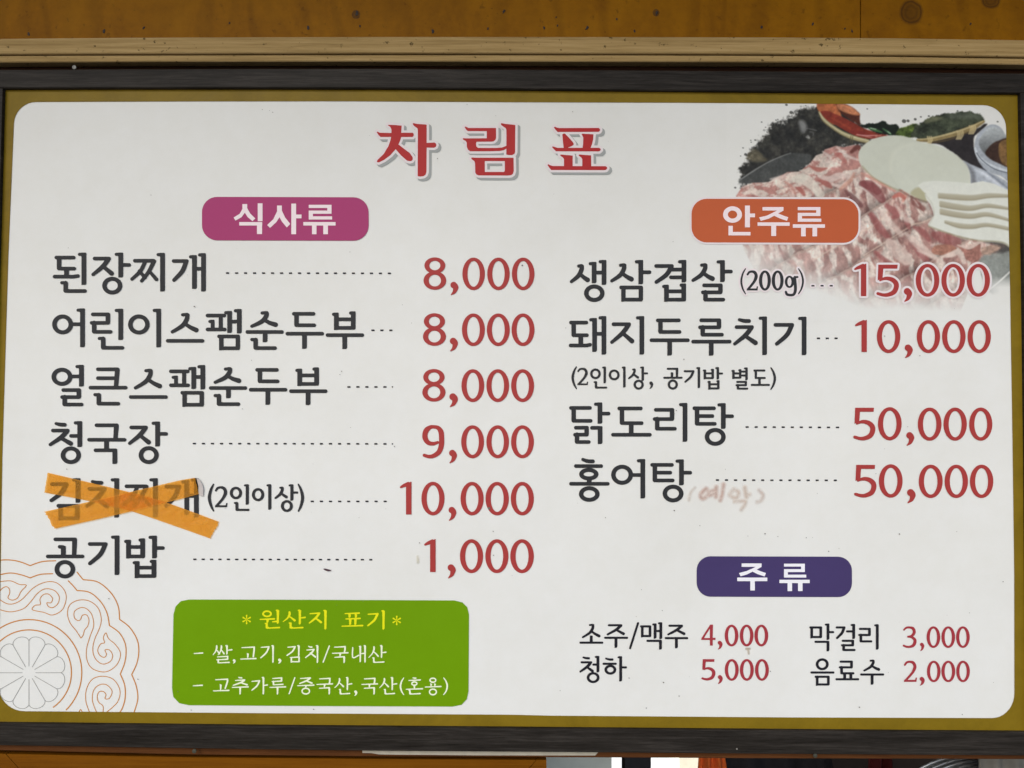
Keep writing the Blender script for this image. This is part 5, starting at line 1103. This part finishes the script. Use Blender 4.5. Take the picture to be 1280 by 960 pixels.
# through the opening
M['pale_wall'] = plain('grey_green_panel', (.68, .72, .67), .6, scale=14)
zb = W(640, 1400, .5).z
def room_box(name, px0, px1, py0, Yf, Yb, m_, label, cat, zbot=.9, py1=None, **kw):
    a = W(px0, py0, Yf); b = W(px1, py0, Yf)
    me = boxmesh(name, a.x, b.x, Yf, Yb, zbot, a.z); return link(name, me, None, m_, label=label, category=cat, **kw)
room_box('cupboard', 660, 764.5, 905, .42, .9, M['pale_wall'], 'grey-green cupboard side seen in the opening under the board', 'cupboard', .0)
win = empty('kitchen_window', (0, 0, 0), 'bright overexposed window seen through the opening below the board', 'window')
a, b = W(750, 880, 1.6), W(885, 1050, 1.6)
link('pane', boxmesh('pane', a.x, b.x, 1.6, 1.62, b.z, a.z), win, plain('daylit_pane', (.93, .95, .95), .4, vary=.05, scale=9, emit=.62))
a, b = W(781, 880, 1.5), W(814, 1050, 1.5)
room_box('dark_post', 781, 813.5, 870, 1.0, 1.06, plain('navy_paint', (.010, .013, .024), .5), 'dark navy post standing in front of the bright window', 'post', 0)
bl = W(850, 880, 1.55); br = W(890, 1050, 1.55)
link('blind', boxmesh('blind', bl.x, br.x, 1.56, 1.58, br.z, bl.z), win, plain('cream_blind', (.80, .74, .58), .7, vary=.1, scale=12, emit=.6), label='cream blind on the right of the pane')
def cloth(name, outline, Y, m_, label, cat, folds=7, depth=.02):
    """hanging cloth: a folded sheet with thickness"""
    (x0t, x1t, yt), (x0b, x1b, yb) = outline; nu, nv = 36, 10; vs = []
    for j in range(nv + 1):
        t = j / nv
        for i in range(nu + 1):
            u = i / nu; x = (x0t + (x1t - x0t) * u) * (1 - t) + (x0b + (x1b - x0b) * u) * t; y = yt + (yb - yt) * t
            q = W(x, y, Y); vs.append((q.x, Y + depth * math.sin(u * folds * 2.1 + t) * (.4 + .6 * t), q.z))
    fs = [(j * (nu + 1) + i, (j + 1) * (nu + 1) + i, (j + 1) * (nu + 1) + i + 1, j * (nu + 1) + i + 1) for j in range(nv) for i in range(nu)]
    o = link(name, mesh(name, vs, fs, True), None, m_, label=label, category=cat)
    md = o.modifiers.new('thickness', 'SOLIDIFY'); md.thickness = .004
    return o
cloth('hanging_apron', ((878, 900, 905), (868, 925, 1080)), .75, plain('orange_cloth', (.72, .14, .02), .85, scale=90), 'orange-red cloth hanging beside the bright window', 'apron')
cloth('dark_coat', ((898, 1030, 900), (925, 1075, 1120)), .82, plain('black_cloth', (.010, .010, .014), .85, scale=90), 'black cloth hanging between the orange cloth and the red one', 'coat', 9)
cloth('hanging_rag', ((1088, 1110, 905), (1090, 1118, 1080)), .72, plain('dark_red_cloth', (.10, .008, .008), .85, scale=90), 'dark red cloth hanging left of the steel plates', 'cloth', 5)
cloth('pale_curtain', ((1226, 1345, 895), (1228, 1350, 1250)), .36, plain('pale_grey_cloth', (.20, .19, .165), .85, scale=40), 'pale grey curtain at the right end of the opening', 'curtain', 14, .012)
# steel plates leaning one behind another on a shelf
M['plate'] = plain('stainless_steel', (.70, .71, .71), .38, .9, vary=.05)
def plate_mesh(R):
    prof = [(0, .002), (R * .7, .002), (R * .82, .006), (R, .012), (R * 1.004, .0135), (R * .98, .0142), (R * .8, .0075), (R * .68, .0036), (0, .0036)]
    k_ = 64; vs = []; fs = []
    for r_, z in prof:
        for i in range(k_):
            t = 2 * math.pi * i / k_; vs.append((r_ * math.cos(t), r_ * math.sin(t), z))
    for j in range(len(prof) - 1):
        for i in range(k_): fs.append((j * k_ + i, j * k_ + (i + 1) % k_, (j + 1) * k_ + (i + 1) % k_, (j + 1) * k_ + i))
    return mesh('steel_plate', vs, fs, True)
PR = 120 / F * 1.52; pm = plate_mesh(PR); pm.materials.append(M['plate'])
top0 = W(1206, 943.0, .46); cz = top0.z - PR * .97
words = ['rearmost', 'fourth from the front', 'third from the front', 'second from the front', 'frontmost']
for k_ in range(5):
    o = link('steel_plate', pm)
    o.location = (top0.x + .004 * k_ + (0, .004, -.002, .005, .001)[k_] + .002 * k_, top0.y - .0105 * k_, cz + (0, .0006, -.0008, .0004, 0)[k_]); o.rotation_euler = (math.radians(90), math.radians((0, 2, -1, 1, 3)[k_]), 0)
    o['category'] = 'plate'; o['group'] = 'steel plates leaning in the opening'
    o['label'] = 'steel plate, %s of five leaning at the right under the board' % words[k_]
a = W(1070, 960, .40); b = W(1320, 960, .40)
me = boxmesh('shelf', a.x, b.x + .1, .39, .62, cz - PR - .03, cz - PR)
link('shelf', me, None, plain('shelf_wood', (.06, .03, .015), .6), label='dark wooden shelf carrying the leaning steel plates', category='shelf')
# room shell behind
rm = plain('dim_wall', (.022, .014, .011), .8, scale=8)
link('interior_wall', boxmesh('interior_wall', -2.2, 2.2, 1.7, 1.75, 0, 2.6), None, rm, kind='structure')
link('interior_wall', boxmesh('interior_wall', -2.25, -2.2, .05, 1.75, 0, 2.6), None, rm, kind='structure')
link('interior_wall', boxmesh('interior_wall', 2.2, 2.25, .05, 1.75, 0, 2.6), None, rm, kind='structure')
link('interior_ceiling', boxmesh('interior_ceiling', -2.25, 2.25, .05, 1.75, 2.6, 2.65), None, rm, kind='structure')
for o in bpy.data.objects:
    if '_base' in o: del o['_base']
